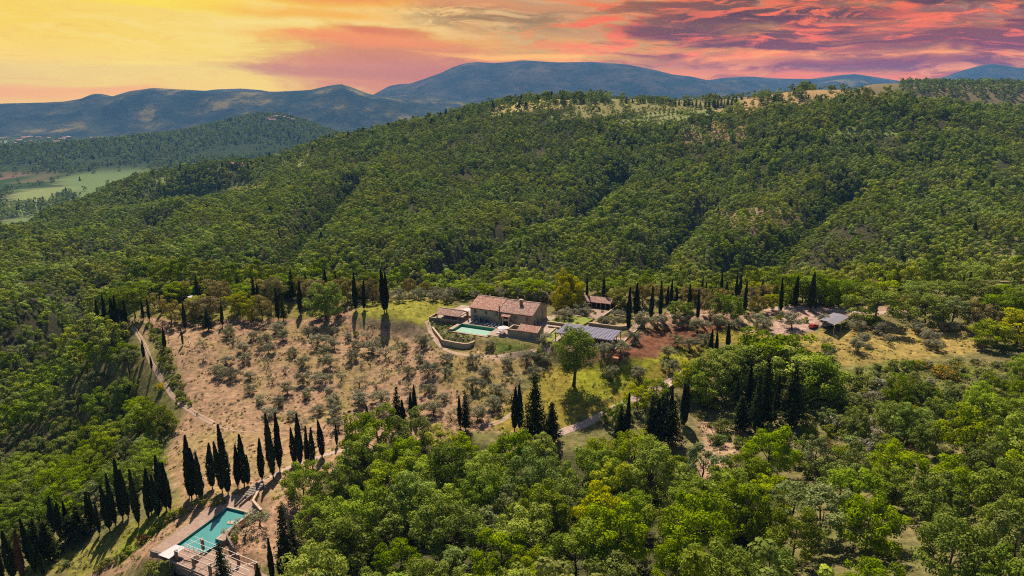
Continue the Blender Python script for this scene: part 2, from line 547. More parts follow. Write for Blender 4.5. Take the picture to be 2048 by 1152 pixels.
TT = 60 * 1.004 ** np.arange(1350)


def HIT(u, v, tmin=60):
    """where the sight line through photo pixel (u, v) meets the ground"""
    dx, dy, dz = ray(u, v)
    T = TT[TT > tmin]
    z = CH + dz * T
    g = HT(dx * T, dy * T)
    k = np.argmax(z < g)
    if not (z[k] < g[k]):
        k = len(T) - 1
    a, b = T[max(k - 1, 0)], T[k]
    for _ in range(18):
        m_ = (a + b) / 2
        if CH + dz * m_ < HT(dx * m_, dy * m_):
            b = m_
        else:
            a = m_
    return float(dx * b), float(dy * b), float(HT(dx * b, dy * b))


def hitpoly(pts):
    return [HIT(u, v)[:2] for u, v in pts]


# ------------------------------------------------------------------ materials
def mat(name):
    m = bpy.data.materials.new(name)
    m.use_nodes = True
    t = NT(m.node_tree)
    out = t.n('ShaderNodeOutputMaterial')
    return m, t, out


def pos(t, s=1.0, obj=False):
    if obj:
        v = t.n('ShaderNodeTexCoord').outputs['Object']
    else:
        v = t.n('ShaderNodeNewGeometry').outputs['Position']
    return v


def solid(name, c1, c2=None, scale=1.0, rough=0.9, bump=0.0, bscale=None, obj=True, metal=0.0, detail=4, spec=0.2):
    """principled material whose colour wanders between two tones"""
    m, t, out = mat(name)
    p = pos(t, obj=obj)
    b = t.n('ShaderNodeBsdfPrincipled')
    b.inputs['Roughness'].default_value = rough
    b.inputs['Metallic'].default_value = metal
    b.inputs['Specular IOR Level'].default_value = spec
    if c2 is None:
        t.put(b.inputs['Base Color'], c1)
    else:
        t.put(b.inputs['Base Color'], t.mix(t.sm(t.noise(p, scale, detail, 0.6), 0.32, 0.68), c1, c2))
    if bump:
        bm_ = t.n('ShaderNodeBump', Strength=1.0, Distance=bump, Height=t.noise(p, bscale or scale * 3, 3, 0.6))
        t.t.links.new(bm_.outputs[0], b.inputs['Normal'])
    t.t.links.new(b.outputs[0], out.inputs[0])
    return m


def leafmat(name, c1, c2, trans, tcol, spread=0.25, patch=None):
    """leaves: c1..c2 by leaf tone, thin enough to pass some sunlight"""
    m, t, out = mat(name)
    tone = t.n('ShaderNodeAttribute', attribute_name='tone').outputs['Fac']
    rnd = t.n('ShaderNodeObjectInfo').outputs['Random']
    colr = t.mix(tone, c1, c2)
    k = t.m('MULTIPLY_ADD', rnd, spread * 2, 1 - spread)
    hs = t.n('ShaderNodeHueSaturation')
    t.put(hs.inputs['Hue'], t.m('MULTIPLY_ADD', t.m('FRACT', t.m('MULTIPLY', rnd, 7.31)), 0.026, 0.478))
    t.put(hs.inputs['Saturation'], t.m('MULTIPLY_ADD', t.m('FRACT', t.m('MULTIPLY', rnd, 3.77)), 0.3, 0.85))
    t.put(hs.inputs['Value'], k)
    t.put(hs.inputs['Color'], colr)
    colr = hs.outputs[0]
    if patch:
        pn = t.noise(pos(t), patch[0], 3, 0.55)
        colr = t.mix(t.sm(pn, 0.42, 0.62), colr, t.mix(1.0, colr, patch[1], 'MULTIPLY'))
    d = t.n('ShaderNodeBsdfDiffuse', Color=colr)
    tr = t.n('ShaderNodeBsdfTranslucent', Color=t.mix(1.0, colr, tcol, 'MULTIPLY'))
    ms = t.n('ShaderNodeMixShader')
    ms.inputs[0].default_value = trans
    t.t.links.new(d.outputs[0], ms.inputs[1])
    t.t.links.new(tr.outputs[0], ms.inputs[2])
    t.t.links.new(ms.outputs[0], out.inputs[0])
    return m


TC = (1.25, 1.3, 0.6)
M = {}
M['leaf_a'] = leafmat('leaves_fresh_green', (0.14, 0.20, 0.009), (0.34, 0.455, 0.022), 0.20, TC)
M['leaf_b'] = leafmat('leaves_deep_green', (0.10, 0.15, 0.012), (0.25, 0.335, 0.03), 0.18, TC)
M['leaf_c'] = leafmat('leaves_grey_green', (0.13, 0.17, 0.04), (0.26, 0.32, 0.09), 0.16, (1.2, 1.25, .9))
M['leaf_y'] = leafmat('leaves_yellow_green', (0.23, 0.26, 0.012), (0.43, 0.45, 0.03), 0.2, TC)
M['leaf_g'] = leafmat('leaves_golden', (0.32, 0.33, 0.012), (0.60, 0.58, 0.03), 0.3, TC, 0.05)
M['leaf_h'] = leafmat('leaves_holm_oak', (0.17, 0.15, 0.035), (0.46, 0.38, 0.12), 0.14, (1.2, 1.1, .8))
M['leaf_o'] = leafmat('leaves_olive', (0.20, 0.20, 0.10), (0.42, 0.40, 0.24), 0.14, (1.1, 1.1, .9), 0.18)
M['leaf_cy'] = leafmat('leaves_cypress', (0.011, 0.016, 0.005), (0.050, 0.062, 0.018), 0.12, (1.3, 1.3, .7), 0.42)
M['leaf_dead'] = leafmat('leaves_withered', (0.09, 0.05, 0.025), (0.16, 0.09, 0.045), 0.15, (1, 1, 1))
M['leaf_co'] = leafmat('leaves_conifer', (0.014, 0.022, 0.007), (0.06, 0.075, 0.02), 0.15, (1.3, 1.3, .7))
M['leaf_f'] = leafmat('leaves_far_wood', (0.14, 0.20, 0.03), (0.40, 0.49, 0.08), 0.17, TC, 0.34, (0.010, (1.12, 1.0, 0.8)))
M['leaf_s'] = leafmat('leaves_scrub', (0.15, 0.18, 0.03), (0.30, 0.32, 0.07), 0.16, TC)
M['flower'] = leafmat('flowers_broom', (0.36, 0.24, 0.008), (0.80, 0.54, 0.015), 0.3, (1.1, 1, .8))
M['bark'] = solid('bark', (0.045, 0.033, 0.024), (0.11, 0.085, 0.065), 2.0, 0.95)
M['bark_o'] = solid('bark_olive', (0.06, 0.045, 0.034), (0.15, 0.12, 0.09), 3.0, 0.95)


def stone_mat(name, a, b, c_, scale=2.2):
    m, t, out = mat(name)
    p = pos(t, obj=True)
    vo = t.n('ShaderNodeTexVoronoi')
    mp = t.n('ShaderNodeMapping')
    mp.inputs['Scale'].default_value = (scale, scale, scale * 2.2)
    t.put(mp.inputs['Vector'], p)
    t.put(vo.inputs['Vector'], mp.outputs[0])
    vo.inputs['Scale'].default_value = 1.0
    rnd = t.n('ShaderNodeSeparateColor', Color=vo.outputs['Color']).outputs[0]
    col = t.mix(rnd, a, b)
    col = t.mix(t.sm(t.noise(p, 0.35, 5, 0.65), 0.42, 0.66), col, c_)
    edge = t.sm(vo.outputs['Distance'], 0.42, 0.62)
    col = t.mix(t.m('MULTIPLY', edge, 0.35), col, (0.33, 0.26, 0.19))
    b_ = t.n('ShaderNodeBsdfPrincipled', Roughness=0.95)
    b_.inputs['Specular IOR Level'].default_value = 0.1
    t.put(b_.inputs['Base Color'], col)
    bm_ = t.n('ShaderNodeBump', Strength=0.8, Distance=0.05, Height=t.m('SUBTRACT', 1.0, vo.outputs['Distance']))
    t.t.links.new(bm_.outputs[0], b_.inputs['Normal'])
    t.t.links.new(b_.outputs[0], out.inputs[0])
    return m


M['stone'] = stone_mat('rubble_stone', (0.38, 0.29, 0.20), (0.56, 0.45, 0.33), (0.32, 0.235, 0.16))
M['stone_d'] = stone_mat('dark_rubble_stone', (0.17, 0.135, 0.105), (0.30, 0.235, 0.18), (0.15, 0.11, 0.085))
M['coping'] = solid('stone_coping', (0.44, 0.31, 0.22), (0.57, 0.42, 0.31), 1.5, 0.9, obj=True)


def tile_mat(name, a, b, c_, pitch=0.32):
    """clay roof tiles: gutters run down the slope (object y), courses across"""
    m, t, out = mat(name)
    p = pos(t, obj=True)
    s = t.n('ShaderNodeSeparateXYZ', Vector=p)
    ix = t.m('FLOOR', t.m('DIVIDE', s.outputs[0], pitch))
    iy = t.m('FLOOR', t.m('DIVIDE', s.outputs[1], pitch * 1.4))
    wn = t.n('ShaderNodeTexWhiteNoise')
    wn.noise_dimensions = '3D'
    t.put(wn.inputs['Vector'], t.xyz(ix, iy, 0))
    col = t.ramp(wn.outputs[0], [(0, a), (0.5, b), (0.85, c_), (1.0, (0.62, 0.42, 0.32))])
    col = t.mix(t.m('MULTIPLY', t.sm(t.noise(p, 0.5, 5, 0.7), 0.5, 0.72), 0.4), col, (0.20, 0.13, 0.10))
    w = t.m('SINE', t.m('MULTIPLY', s.outputs[0], 2 * pi / pitch))
    b_ = t.n('ShaderNodeBsdfPrincipled', Roughness=0.9)
    b_.inputs['Specular IOR Level'].default_value = 0.15
    t.put(b_.inputs['Base Color'], col)
    bm_ = t.n('ShaderNodeBump', Strength=0.8, Distance=0.07, Height=w)
    t.t.links.new(bm_.outputs[0], b_.inputs['Normal'])
    t.t.links.new(b_.outputs[0], out.inputs[0])
    return m


M['tile'] = tile_mat('clay_roof_tiles', (0.34, 0.155, 0.11), (0.48, 0.25, 0.185), (0.60, 0.35, 0.27))
M['tile_old'] = tile_mat('weathered_roof_tiles', (0.26, 0.145, 0.115), (0.40, 0.235, 0.19), (0.54, 0.35, 0.29))
M['paving'] = stone_mat('stone_paving', (0.36, 0.265, 0.21), (0.50, 0.38, 0.31), (0.38, 0.28, 0.22), 1.4)
M['paving_p'] = stone_mat('pink_stone_deck', (0.28, 0.18, 0.14), (0.42, 0.285, 0.225), (0.33, 0.215, 0.165), 1.8)
M['wood'] = solid('wooden_post', (0.16, 0.07, 0.04), (0.26, 0.12, 0.07), 4, 0.7)
M['wood_d'] = solid('dark_timber', (0.06, 0.035, 0.022), (0.12, 0.07, 0.045), 4, 0.8)
M['white'] = solid('white_fabric', (0.56, 0.50, 0.50), (0.64, 0.58, 0.58), 2, 0.8)
M['white_m'] = solid('pale_metal_tube', (0.62, 0.55, 0.52), None, 1, 0.4, metal=0.3)
M['glass'] = solid('dark_window_pane', (0.03, 0.045, 0.06), None, 1, 0.12, spec=0.6)
M['shutter'] = solid('grey_blue_window_frame', (0.16, 0.19, 0.20), (0.22, 0.25, 0.26), 3, 0.7)
M['dark'] = solid('dark_interior', (0.02, 0.016, 0.014), None, 1, 0.9)
M['brick'] = solid('brick_pier', (0.24, 0.13, 0.09), (0.36, 0.21, 0.15), 5, 0.9)
M['concrete'] = solid('weathered_plaster_wall', (0.17, 0.14, 0.12), (0.30, 0.25, 0.21), 0.9, 0.95, 0.03, 3)
M['terracotta'] = solid('terracotta', (0.45, 0.18, 0.09), (0.55, 0.24, 0.13), 5, 0.8)
M['rock'] = solid('pale_garden_rock', (0.36, 0.27, 0.21), (0.50, 0.40, 0.32), 3, 0.95, 0.04)
M['red_strip'] = solid('red_brown_gutter', (0.30, 0.11, 0.05), (0.38, 0.16, 0.08), 2, 0.6)
M['rust'] = solid('rusty_heat_shield', (0.16, 0.065, 0.04), (0.24, 0.11, 0.07), 1, 0.8)
M['solar'] = None


def pool_mat(name, floor_c):
    m, t, out = mat(name)
    b_ = t.n('ShaderNodeBsdfPrincipled', Roughness=0.04)
    b_.inputs['IOR'].default_value = 1.33
    p = pos(t, obj=True)
    t.put(b_.inputs['Base Color'], t.mix(t.noise(p, 1.2, 3), floor_c, tuple(k * 1.12 for k in floor_c)))
    bm_ = t.n('ShaderNodeBump', Strength=0.25, Distance=0.03, Height=t.noise(p, 2.5, 3, 0.6))
    t.t.links.new(bm_.outputs[0], b_.inputs['Normal'])
    t.t.links.new(b_.outputs[0], out.inputs[0])
    return m


M['water_hi'] = pool_mat('pale_green_pool_water', (0.33, 0.52, 0.41))
M['water_lo'] = pool_mat('turquoise_pool_water', (0.085, 0.27, 0.255))
M['pool_green'] = solid('green_pool_lining', (0.012, 0.17, 0.085), (0.018, 0.21, 0.11), 2, 0.4)
M['pool_teal'] = solid('teal_pool_lining', (0.01, 0.17, 0.15), (0.015, 0.21, 0.18), 2, 0.4)


def solar_mat(name):
    m, t, out = mat(name)
    p = pos(t, obj=True)
    s = t.n('ShaderNodeSeparateXYZ', Vector=p)
    def grid(x, per, wd):
        f = t.m('FRACT', t.m('DIVIDE', x, per))
        return t.m('LESS_THAN', f, wd)
    g = t.m('MAXIMUM', grid(s.outputs[0], 1.02, 0.2), grid(s.outputs[1], 1.4, 0.22))
    col = t.mix(g, t.mix(t.noise(p, 1, 2), (0.045, 0.05, 0.11), (0.08, 0.085, 0.155)), (0.30, 0.26, 0.30))
    b_ = t.n('ShaderNodeBsdfPrincipled', Roughness=0.6)
    b_.inputs['Specular IOR Level'].default_value = 0.15
    t.put(b_.inputs['Base Color'], col)
    t.t.links.new(b_.outputs[0], out.inputs[0])
    return m


M['solar'] = solar_mat('solar_glass_panels')
M['canopy'] = solid('grey_shade_cloth', (0.19, 0.175, 0.20), (0.24, 0.215, 0.24), 0.6, 0.8)


# ---- ground: albedo painted by zone (soil, turf, gravel), broken up with noise
def ground_mat():
    m, t, out = mat('ground_cover')
    p = pos(t)
    a = t.n('ShaderNodeAttribute', attribute_name='zone')
    near = a.outputs['Color']
    far_f = a.outputs['Alpha']
    n1 = t.noise(p, 0.55, 6, 0.68)
    n2 = t.noise(p, 0.09, 4, 0.6)
    st = t.n('ShaderNodeMapping')
    st.inputs['Rotation'].default_value = (0, 0, rad(35))
    st.inputs['Scale'].default_value = (0.12, 1.1, 0.3)
    t.put(st.inputs['Vector'], p)
    n3 = t.noise(st.outputs[0], 1.0, 5, 0.7)
    col = t.mix(1.0, near, t.ramp(n1, [(0.3, 0.42), (0.5, 1.0), (0.68, 1.5)]), 'MULTIPLY')
    col = t.mix(0.6, col, t.ramp(n3, [(0.3, 0.62), (0.5, 1.0), (0.7, 1.35)]), 'MULTIPLY')
    gr = t.m('MULTIPLY', t.sm(n2, 0.52, 0.66), t.sm(n1, 0.35, 0.6))
    col = t.mix(t.m('MULTIPLY', gr, 0.55), col, t.mix(0.5, near, (0.17, 0.20, 0.035)))
    # far plain: patchwork of fields
    vo = t.n('ShaderNodeTexVoronoi')
    vo.inputs['Scale'].default_value = 1.0
    mp = t.n('ShaderNodeMapping')
    mp.inputs['Scale'].default_value = (1 / 330, 1 / 560, 0)
    mp.inputs['Rotation'].default_value = (0, 0, rad(20))
    t.put(mp.inputs['Vector'], p)
    t.put(vo.inputs['Vector'], mp.outputs[0])
    fr = t.n('ShaderNodeSeparateColor', Color=vo.outputs['Color'])
    fld = t.ramp(fr.outputs[0], [(0, (0.05, 0.075, 0.025)), (0.30, (0.16, 0.19, 0.07)), (0.48, (0.06, 0.08, 0.03)), (0.62, (0.24, 0.25, 0.10)), (0.78, (0.19, 0.11, 0.075)),
                                 (0.9, (0.07, 0.09, 0.035))], 'CONSTANT')
    fld = t.mix(t.sm(t.noise(p, 0.004, 5, 0.6), 0.48, 0.56), fld, (0.045, 0.065, 0.024))
    col = t.mix(far_f, col, fld)
    b_ = t.n('ShaderNodeBsdfPrincipled', Roughness=1.0)
    b_.inputs['Specular IOR Level'].default_value = 0.0
    t.put(b_.inputs['Base Color'], col)
    hb = t.m('ADD', t.noise(p, 2.2, 5, 0.7), t.m('MULTIPLY', n3, 0.8))
    bm_ = t.n('ShaderNodeBump', Strength=0.9, Distance=0.22, Height=hb)
    t.t.links.new(bm_.outputs[0], b_.inputs['Normal'])
    t.t.links.new(b_.outputs[0], out.inputs[0])
    return m


M['ground'] = ground_mat()

# zones: (photo outline of the patch on the ground, albedo, soft edge in metres)
SOIL, SOIL2 = (0.35, 0.218, 0.13), (0.40, 0.27, 0.17)
zones_px = [
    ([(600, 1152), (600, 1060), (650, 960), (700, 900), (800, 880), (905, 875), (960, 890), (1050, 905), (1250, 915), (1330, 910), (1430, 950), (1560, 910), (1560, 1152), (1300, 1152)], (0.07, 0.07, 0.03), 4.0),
    ([(262, 640), (300, 690), (330, 745), (355, 790), (372, 815), (350, 870), (325, 925), (360, 990), (330, 1060), (280, 1100), (230, 1152), (420, 1152), (640, 1152),
      (640, 1000), (700, 900), (900, 870), (1050, 862), (1120, 850), (1060, 790), (990, 740), (930, 712), (860, 690), (845, 668), (790, 650), (715, 645), (650, 640),
      (520, 640), (400, 640)], SOIL, 3.0),
    ([(430, 640), (700, 612), (700, 660), (560, 690), (440, 700)], (0.32, 0.19, 0.12), 5),
    ([(325, 930), (400, 880), (560, 850), (640, 880), (520, 930), (430, 960), (360, 1010)], (0.35, 0.22, 0.12), 5),
    ([(262, 640), (285, 690), (340, 780), (350, 760), (330, 700), (300, 640)], (0.24, 0.20, 0.08), 4),
    ([(40, 1152), (100, 1110), (200, 1070), (330, 1010), (350, 1030), (300, 1080), (200, 1152)], (0.22, 0.20, 0.045), 3.5),
    ([(180, 1152), (250, 1080), (340, 1030), (380, 1000), (470, 960), (620, 920), (640, 1000), (520, 1060), (520, 1152)], (0.38, 0.225, 0.14), 2.5),
    ([(200, 1120), (260, 1068), (350, 1025), (352, 1040), (290, 1085), (240, 1130)], (0.22, 0.24, 0.03), 2.0),
    ([(980, 860), (1125, 858), (1200, 826), (1295, 785), (1375, 735), (1440, 690), (1560, 668), (1500, 640), (1390, 680), (1310, 700), (1240, 740), (1150, 712), (1090, 735),
      (1060, 770), (1000, 820)], (0.27, 0.21, 0.04), 3.0),
    ([(1140, 790), (1180, 720), (1240, 730), (1300, 705), (1360, 690), (1370, 715), (1290, 760), (1180, 800)], (0.25, 0.25, 0.025), 5.0),
    ([(880, 700), (960, 690), (1090, 690), (1100, 712), (1050, 760), (980, 800), (900, 760)], (0.30, 0.215, 0.09), 5.0),
    ([(990, 690), (1062, 688), (1060, 700), (1000, 706)], (0.16, 0.21, 0.04), 1.5),
    ([(960, 706), (1080, 700), (1100, 690), (1110, 705), (1060, 722), (960, 722)], (0.40, 0.26, 0.17), 2.0),
    ([(1190, 708), (1245, 680), (1300, 655), (1380, 648), (1440, 645), (1450, 660), (1400, 675), (1340, 695), (1320, 720), (1240, 728)], (0.19, 0.085, 0.05), 3.0),
    ([(1260, 655), (1300, 632), (1400, 622), (1510, 625), (1515, 640), (1440, 648), (1340, 655)], (0.32, 0.19, 0.125), 3.0),
    ([(1100, 680), (1180, 700), (1260, 690), (1290, 655), (1250, 690), (1200, 715), (1130, 715)], (0.36, 0.21, 0.14), 2.5),
    ([(1440, 640), (1530, 630), (1560, 660), (1500, 668)], (0.36, 0.25, 0.14), 4.0),
    ([(1560, 672), (1620, 660), (1700, 655), (1850, 655), (1940, 655), (1945, 700), (1880, 720), (1700, 728), (1600, 715)], (0.34, 0.245, 0.075), 4.0),
    ([(1535, 668), (1550, 640), (1610, 625), (1660, 628), (1650, 650), (1620, 660), (1600, 672)], (0.42, 0.28, 0.22), 1.5),
    ([(1520, 615), (1650, 610), (1820, 618), (1820, 630), (1700, 632), (1640, 628), (1540, 632)], (0.40, 0.25, 0.19), 2.0),
    ([(1640, 740), (1800, 730), (2048, 720), (2200, 800), (2100, 870), (1850, 860), (1660, 850)], (0.17, 0.18, 0.045), 6.0),
    ([(1400, 830), (1460, 860), (1480, 950), (1410, 960), (1390, 880)], (0.42, 0.27, 0.17), 3.0),
    ([(700, 628), (735, 606), (800, 600), (900, 602), (905, 612), (868, 640), (852, 652), (800, 642), (735, 634)], (0.24, 0.225, 0.04), 2.0),
    ([(712, 640), (740, 636), (800, 643), (848, 655), (862, 690), (840, 684), (800, 664), (715, 655)], (0.20, 0.145, 0.095), 1.5),
    ([(290, 640), (330, 610), (480, 598), (640, 605), (700, 612), (640, 632), (430, 640)], (0.21, 0.18, 0.05), 4.0),
    ([(755, 600), (950, 585), (1140, 585), (1150, 610), (940, 600)], (0.24, 0.20, 0.06), 4.0),
]
hill_zone_px = [
    ([(390, 400), (440, 372), (500, 355), (545, 362), (520, 385), (450, 402), (395, 412)], (0.26, 0.26, 0.075), 8),
    ([(520, 330), (600, 305), (640, 300), (625, 345), (560, 345)], (0.20, 0.20, 0.07), 10),
    ([(960, 218), (1040, 200), (1130, 198), (1150, 212), (1060, 222), (980, 232)], (0.40, 0.31, 0.11), 8),
    ([(1340, 222), (1390, 210), (1430, 212), (1460, 205), (1480, 225), (1350, 250), (1240, 255), (1230, 240)], (0.26, 0.26, 0.10), 8),
    ([(1430, 225), (1500, 192), (1600, 188), (1760, 190), (1770, 208), (1640, 205), (1540, 215), (1500, 235)], (0.40, 0.26, 0.12), 8),
    ([(1370, 250), (1480, 235), (1500, 290), (1400, 290), (1340, 280)], (0.30, 0.20, 0.11), 14),
    ([(1420, 440), (1480, 420), (1600, 430), (1590, 470), (1450, 470)], (0.24, 0.17, 0.10), 14),
    ([(1960, 480), (2048, 470), (2048, 580), (1980, 560)], (0.22, 0.19, 0.09), 14),
    ([(1640, 262), (1700, 255), (1800, 262), (1790, 275), (1660, 275)], (0.25, 0.28, 0.07), 8),
    ([(1140, 199), (1340, 199), (1490, 200), (1475, 214), (1345, 222), (1225, 236), (1105, 246), (1090, 238), (1150, 222)], (0.24, 0.215, 0.085), 6),
    ([(280, 362), (330, 350), (360, 356), (310, 372)], (0.26, 0.28, 0.09), 8),
    ([(200, 335), (300, 325), (280, 360), (110, 360)], (0.15, 0.20, 0.07), 20),
    ([(10, 392), (60, 378), (160, 372), (100, 400), (30, 410)], (0.22, 0.25, 0.09), 20),
    ([(0, 330), (75, 325), (60, 345), (0, 350)], (0.24, 0.14, 0.10), 20),
    ([(380, 310), (430, 290), (520, 286), (590, 292), (480, 312)], (0.22, 0.26, 0.11), 25),
    ([(60, 350), (110, 345), (100, 362), (40, 366)], (0.15, 0.11, 0.06), 20),
    ([(0, 440), (90, 430), (60, 462), (0, 470)], (0.15, 0.20, 0.07), 20),
    ([(120, 322), (220, 315), (280, 318), (180, 330)], (0.22, 0.14, 0.10), 20),
]
HZN = 9
hill2 = (0.22, 0.165, 0.08)


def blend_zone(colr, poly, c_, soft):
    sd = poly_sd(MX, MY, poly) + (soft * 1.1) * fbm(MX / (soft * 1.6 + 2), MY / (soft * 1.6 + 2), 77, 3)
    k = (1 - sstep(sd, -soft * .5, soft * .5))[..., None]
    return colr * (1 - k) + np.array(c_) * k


zones = [(hitpoly(z[0]), z[1], z[2]) for z in zones_px]
hzones = [(hitpoly(z[0]), z[1], z[2]) for z in hill_zone_px]
far_mask = sstep(MY, 1450, 1800) + sstep(-MX, 500, 700) * sstep(MY, 1000, 1400)
far_mask = np.clip(far_mask, 0, 1)
zc = np.zeros(MX.shape + (3,))
nn = fbm(MX / 9, MY / 9, 50, 4)[..., None] * 0.5 + 0.5
zc[:] = np.array((0.13, 0.14, 0.04)) * (1 - nn) + np.array((0.22, 0.17, 0.08)) * nn
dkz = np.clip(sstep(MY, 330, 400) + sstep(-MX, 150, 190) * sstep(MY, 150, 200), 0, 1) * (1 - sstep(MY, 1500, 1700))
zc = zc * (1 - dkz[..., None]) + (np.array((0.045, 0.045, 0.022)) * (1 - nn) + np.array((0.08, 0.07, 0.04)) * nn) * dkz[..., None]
bowl_n = fbm(MX / 11, MY / 11, 61, 4)
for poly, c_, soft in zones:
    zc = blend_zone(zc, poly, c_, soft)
k2 = sstep(bowl_n, 0.05, 0.5)[..., None] * sstep(poly_sd(MX, MY, zones[1][0]), 0, -6)[..., None]
zc = zc * (1 - 0.45 * k2) + np.array((0.23, 0.20, 0.055)) * 0.45 * k2
far_a = far_mask.copy()
for i, (poly, c_, soft) in enumerate(hzones):
    zc = blend_zone(zc, poly, c_, soft)
    if i >= 10:
        sd = poly_sd(MX, MY, poly)
        far_a = far_a * sstep(sd, -soft * .3, soft * .3)
# bare grass slope of the second ridge at the right
cx_, cy_, cz_ = PY(1900, 157, 1850)
hp = sstep(GZ - (-196 + 40 * sstep(MY, 2500, 5000)), 10, 30) * sstep(MY, 1900, 2100) * (MX < 300)
zc = zc * (1 - hp[..., None]) + np.array((0.05, 0.065, 0.025)) * hp[..., None]
far_a = far_a * (1 - hp)
k3 = (sstep(MY, 1350, 1500) * sstep(MX, 350, 600))[..., None]
zc = zc * (1 - k3) + np.array(hill2) * k3
far_a = far_a * (1 - k3[..., 0])


def mesh_grid(name, X, Y, Z, material):
    ny, nx = X.shape
    co = np.stack([X, Y, Z], -1).reshape(-1, 3).astype(np.float32)
    idx = np.arange(ny * nx).reshape(ny, nx)
    f = np.stack([idx[:-1, :-1], idx[:-1, 1:], idx[1:, 1:], idx[1:, :-1]], -1).reshape(-1, 4)
    return raw_mesh(name, co, f, material, smooth=True)


def raw_mesh(name, co, faces, material, smooth=False):
    """mesh data from arrays; faces is (n, 4) or (n, 3)"""
    me = bpy.data.meshes.new(name)
    n, k = faces.shape
    me.vertices.add(len(co))
    me.vertices.foreach_set('co', np.ascontiguousarray(co, np.float32).ravel())
    me.loops.add(n * k)
    me.loops.foreach_set('vertex_index', np.ascontiguousarray(faces, np.int32).ravel())
    me.polygons.add(n)
    me.polygons.foreach_set('loop_start', np.arange(0, n * k, k, dtype=np.int32))
    me.polygons.foreach_set('loop_total', np.full(n, k, np.int32))
    me.polygons.foreach_set('use_smooth', np.full(n, smooth))
    me.update(calc_edges=True)
    me.validate()
    if material:
        me.materials.append(material)
    return me


def link(name, me, parent=None, **props):
    o = bpy.data.objects.new(name, me)
    COL.objects.link(o)
    if parent is not None:
        o.parent = parent
    for k, v in props.items():
        if v:
            o[k] = v
    return o


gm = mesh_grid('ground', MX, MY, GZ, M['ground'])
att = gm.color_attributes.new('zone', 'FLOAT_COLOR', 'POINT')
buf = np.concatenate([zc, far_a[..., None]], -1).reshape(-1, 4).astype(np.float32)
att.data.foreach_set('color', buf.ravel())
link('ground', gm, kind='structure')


# ------------------------------------------------------------------ mountains beyond the plain
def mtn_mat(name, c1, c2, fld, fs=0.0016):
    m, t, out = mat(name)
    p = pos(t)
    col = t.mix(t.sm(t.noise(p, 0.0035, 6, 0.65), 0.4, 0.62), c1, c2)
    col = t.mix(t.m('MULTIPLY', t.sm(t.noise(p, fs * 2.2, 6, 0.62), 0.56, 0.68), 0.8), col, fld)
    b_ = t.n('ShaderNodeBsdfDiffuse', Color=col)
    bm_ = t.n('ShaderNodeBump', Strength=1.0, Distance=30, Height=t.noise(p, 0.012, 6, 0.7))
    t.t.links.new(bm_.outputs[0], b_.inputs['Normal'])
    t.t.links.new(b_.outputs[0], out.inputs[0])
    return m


M['mtn_a'] = mtn_mat('wooded_foothills', (0.028, 0.045, 0.048), (0.08, 0.085, 0.062), (0.30, 0.22, 0.07))  # wood tones tinted blue, so part of the haze is in the colour
M['mtn_b'] = mtn_mat('bare_mountain', (0.032, 0.048, 0.056), (0.09, 0.082, 0.07), (0.17, 0.13, 0.085), 0.0009)  # rock tones cooled likewise, haze blue mixed into the albedo


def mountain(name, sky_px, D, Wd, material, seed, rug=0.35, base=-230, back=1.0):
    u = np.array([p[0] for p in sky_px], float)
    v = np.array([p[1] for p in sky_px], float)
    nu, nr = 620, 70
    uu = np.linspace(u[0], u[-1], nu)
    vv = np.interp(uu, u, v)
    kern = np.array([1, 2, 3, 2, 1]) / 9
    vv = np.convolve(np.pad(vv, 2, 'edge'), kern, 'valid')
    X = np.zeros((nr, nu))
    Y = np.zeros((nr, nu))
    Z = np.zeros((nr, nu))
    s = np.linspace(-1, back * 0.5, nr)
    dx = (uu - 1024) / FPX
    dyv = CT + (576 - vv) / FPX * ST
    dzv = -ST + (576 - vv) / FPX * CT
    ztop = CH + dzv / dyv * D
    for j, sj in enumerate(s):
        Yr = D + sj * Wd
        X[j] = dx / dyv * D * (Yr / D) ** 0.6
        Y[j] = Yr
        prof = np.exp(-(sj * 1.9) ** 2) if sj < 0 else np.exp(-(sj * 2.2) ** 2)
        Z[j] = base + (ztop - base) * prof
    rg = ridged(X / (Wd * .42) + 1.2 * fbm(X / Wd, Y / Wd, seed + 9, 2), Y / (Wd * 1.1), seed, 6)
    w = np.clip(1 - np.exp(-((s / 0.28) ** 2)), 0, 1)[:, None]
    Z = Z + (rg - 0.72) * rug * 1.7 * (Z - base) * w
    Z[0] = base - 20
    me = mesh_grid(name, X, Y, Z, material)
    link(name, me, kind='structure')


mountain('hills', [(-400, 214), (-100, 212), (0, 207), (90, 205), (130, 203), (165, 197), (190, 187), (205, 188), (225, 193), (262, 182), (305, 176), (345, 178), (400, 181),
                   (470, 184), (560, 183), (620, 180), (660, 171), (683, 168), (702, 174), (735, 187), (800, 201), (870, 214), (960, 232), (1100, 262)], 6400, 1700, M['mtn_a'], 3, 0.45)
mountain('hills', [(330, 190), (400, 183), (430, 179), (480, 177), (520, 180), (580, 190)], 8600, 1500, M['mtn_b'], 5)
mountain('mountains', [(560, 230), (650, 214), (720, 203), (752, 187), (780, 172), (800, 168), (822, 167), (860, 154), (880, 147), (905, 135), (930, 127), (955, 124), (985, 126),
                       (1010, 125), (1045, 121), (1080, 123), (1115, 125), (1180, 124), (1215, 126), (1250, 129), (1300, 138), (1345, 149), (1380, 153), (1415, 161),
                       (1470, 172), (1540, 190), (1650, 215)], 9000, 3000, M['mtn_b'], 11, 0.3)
mountain('hills', [(600, 245), (680, 222), (720, 205), (780, 192), (830, 188), (880, 192), (930, 200), (990, 215), (1080, 235), (1200, 260)], 7400, 1800, M['mtn_a'], 8, 0.35)
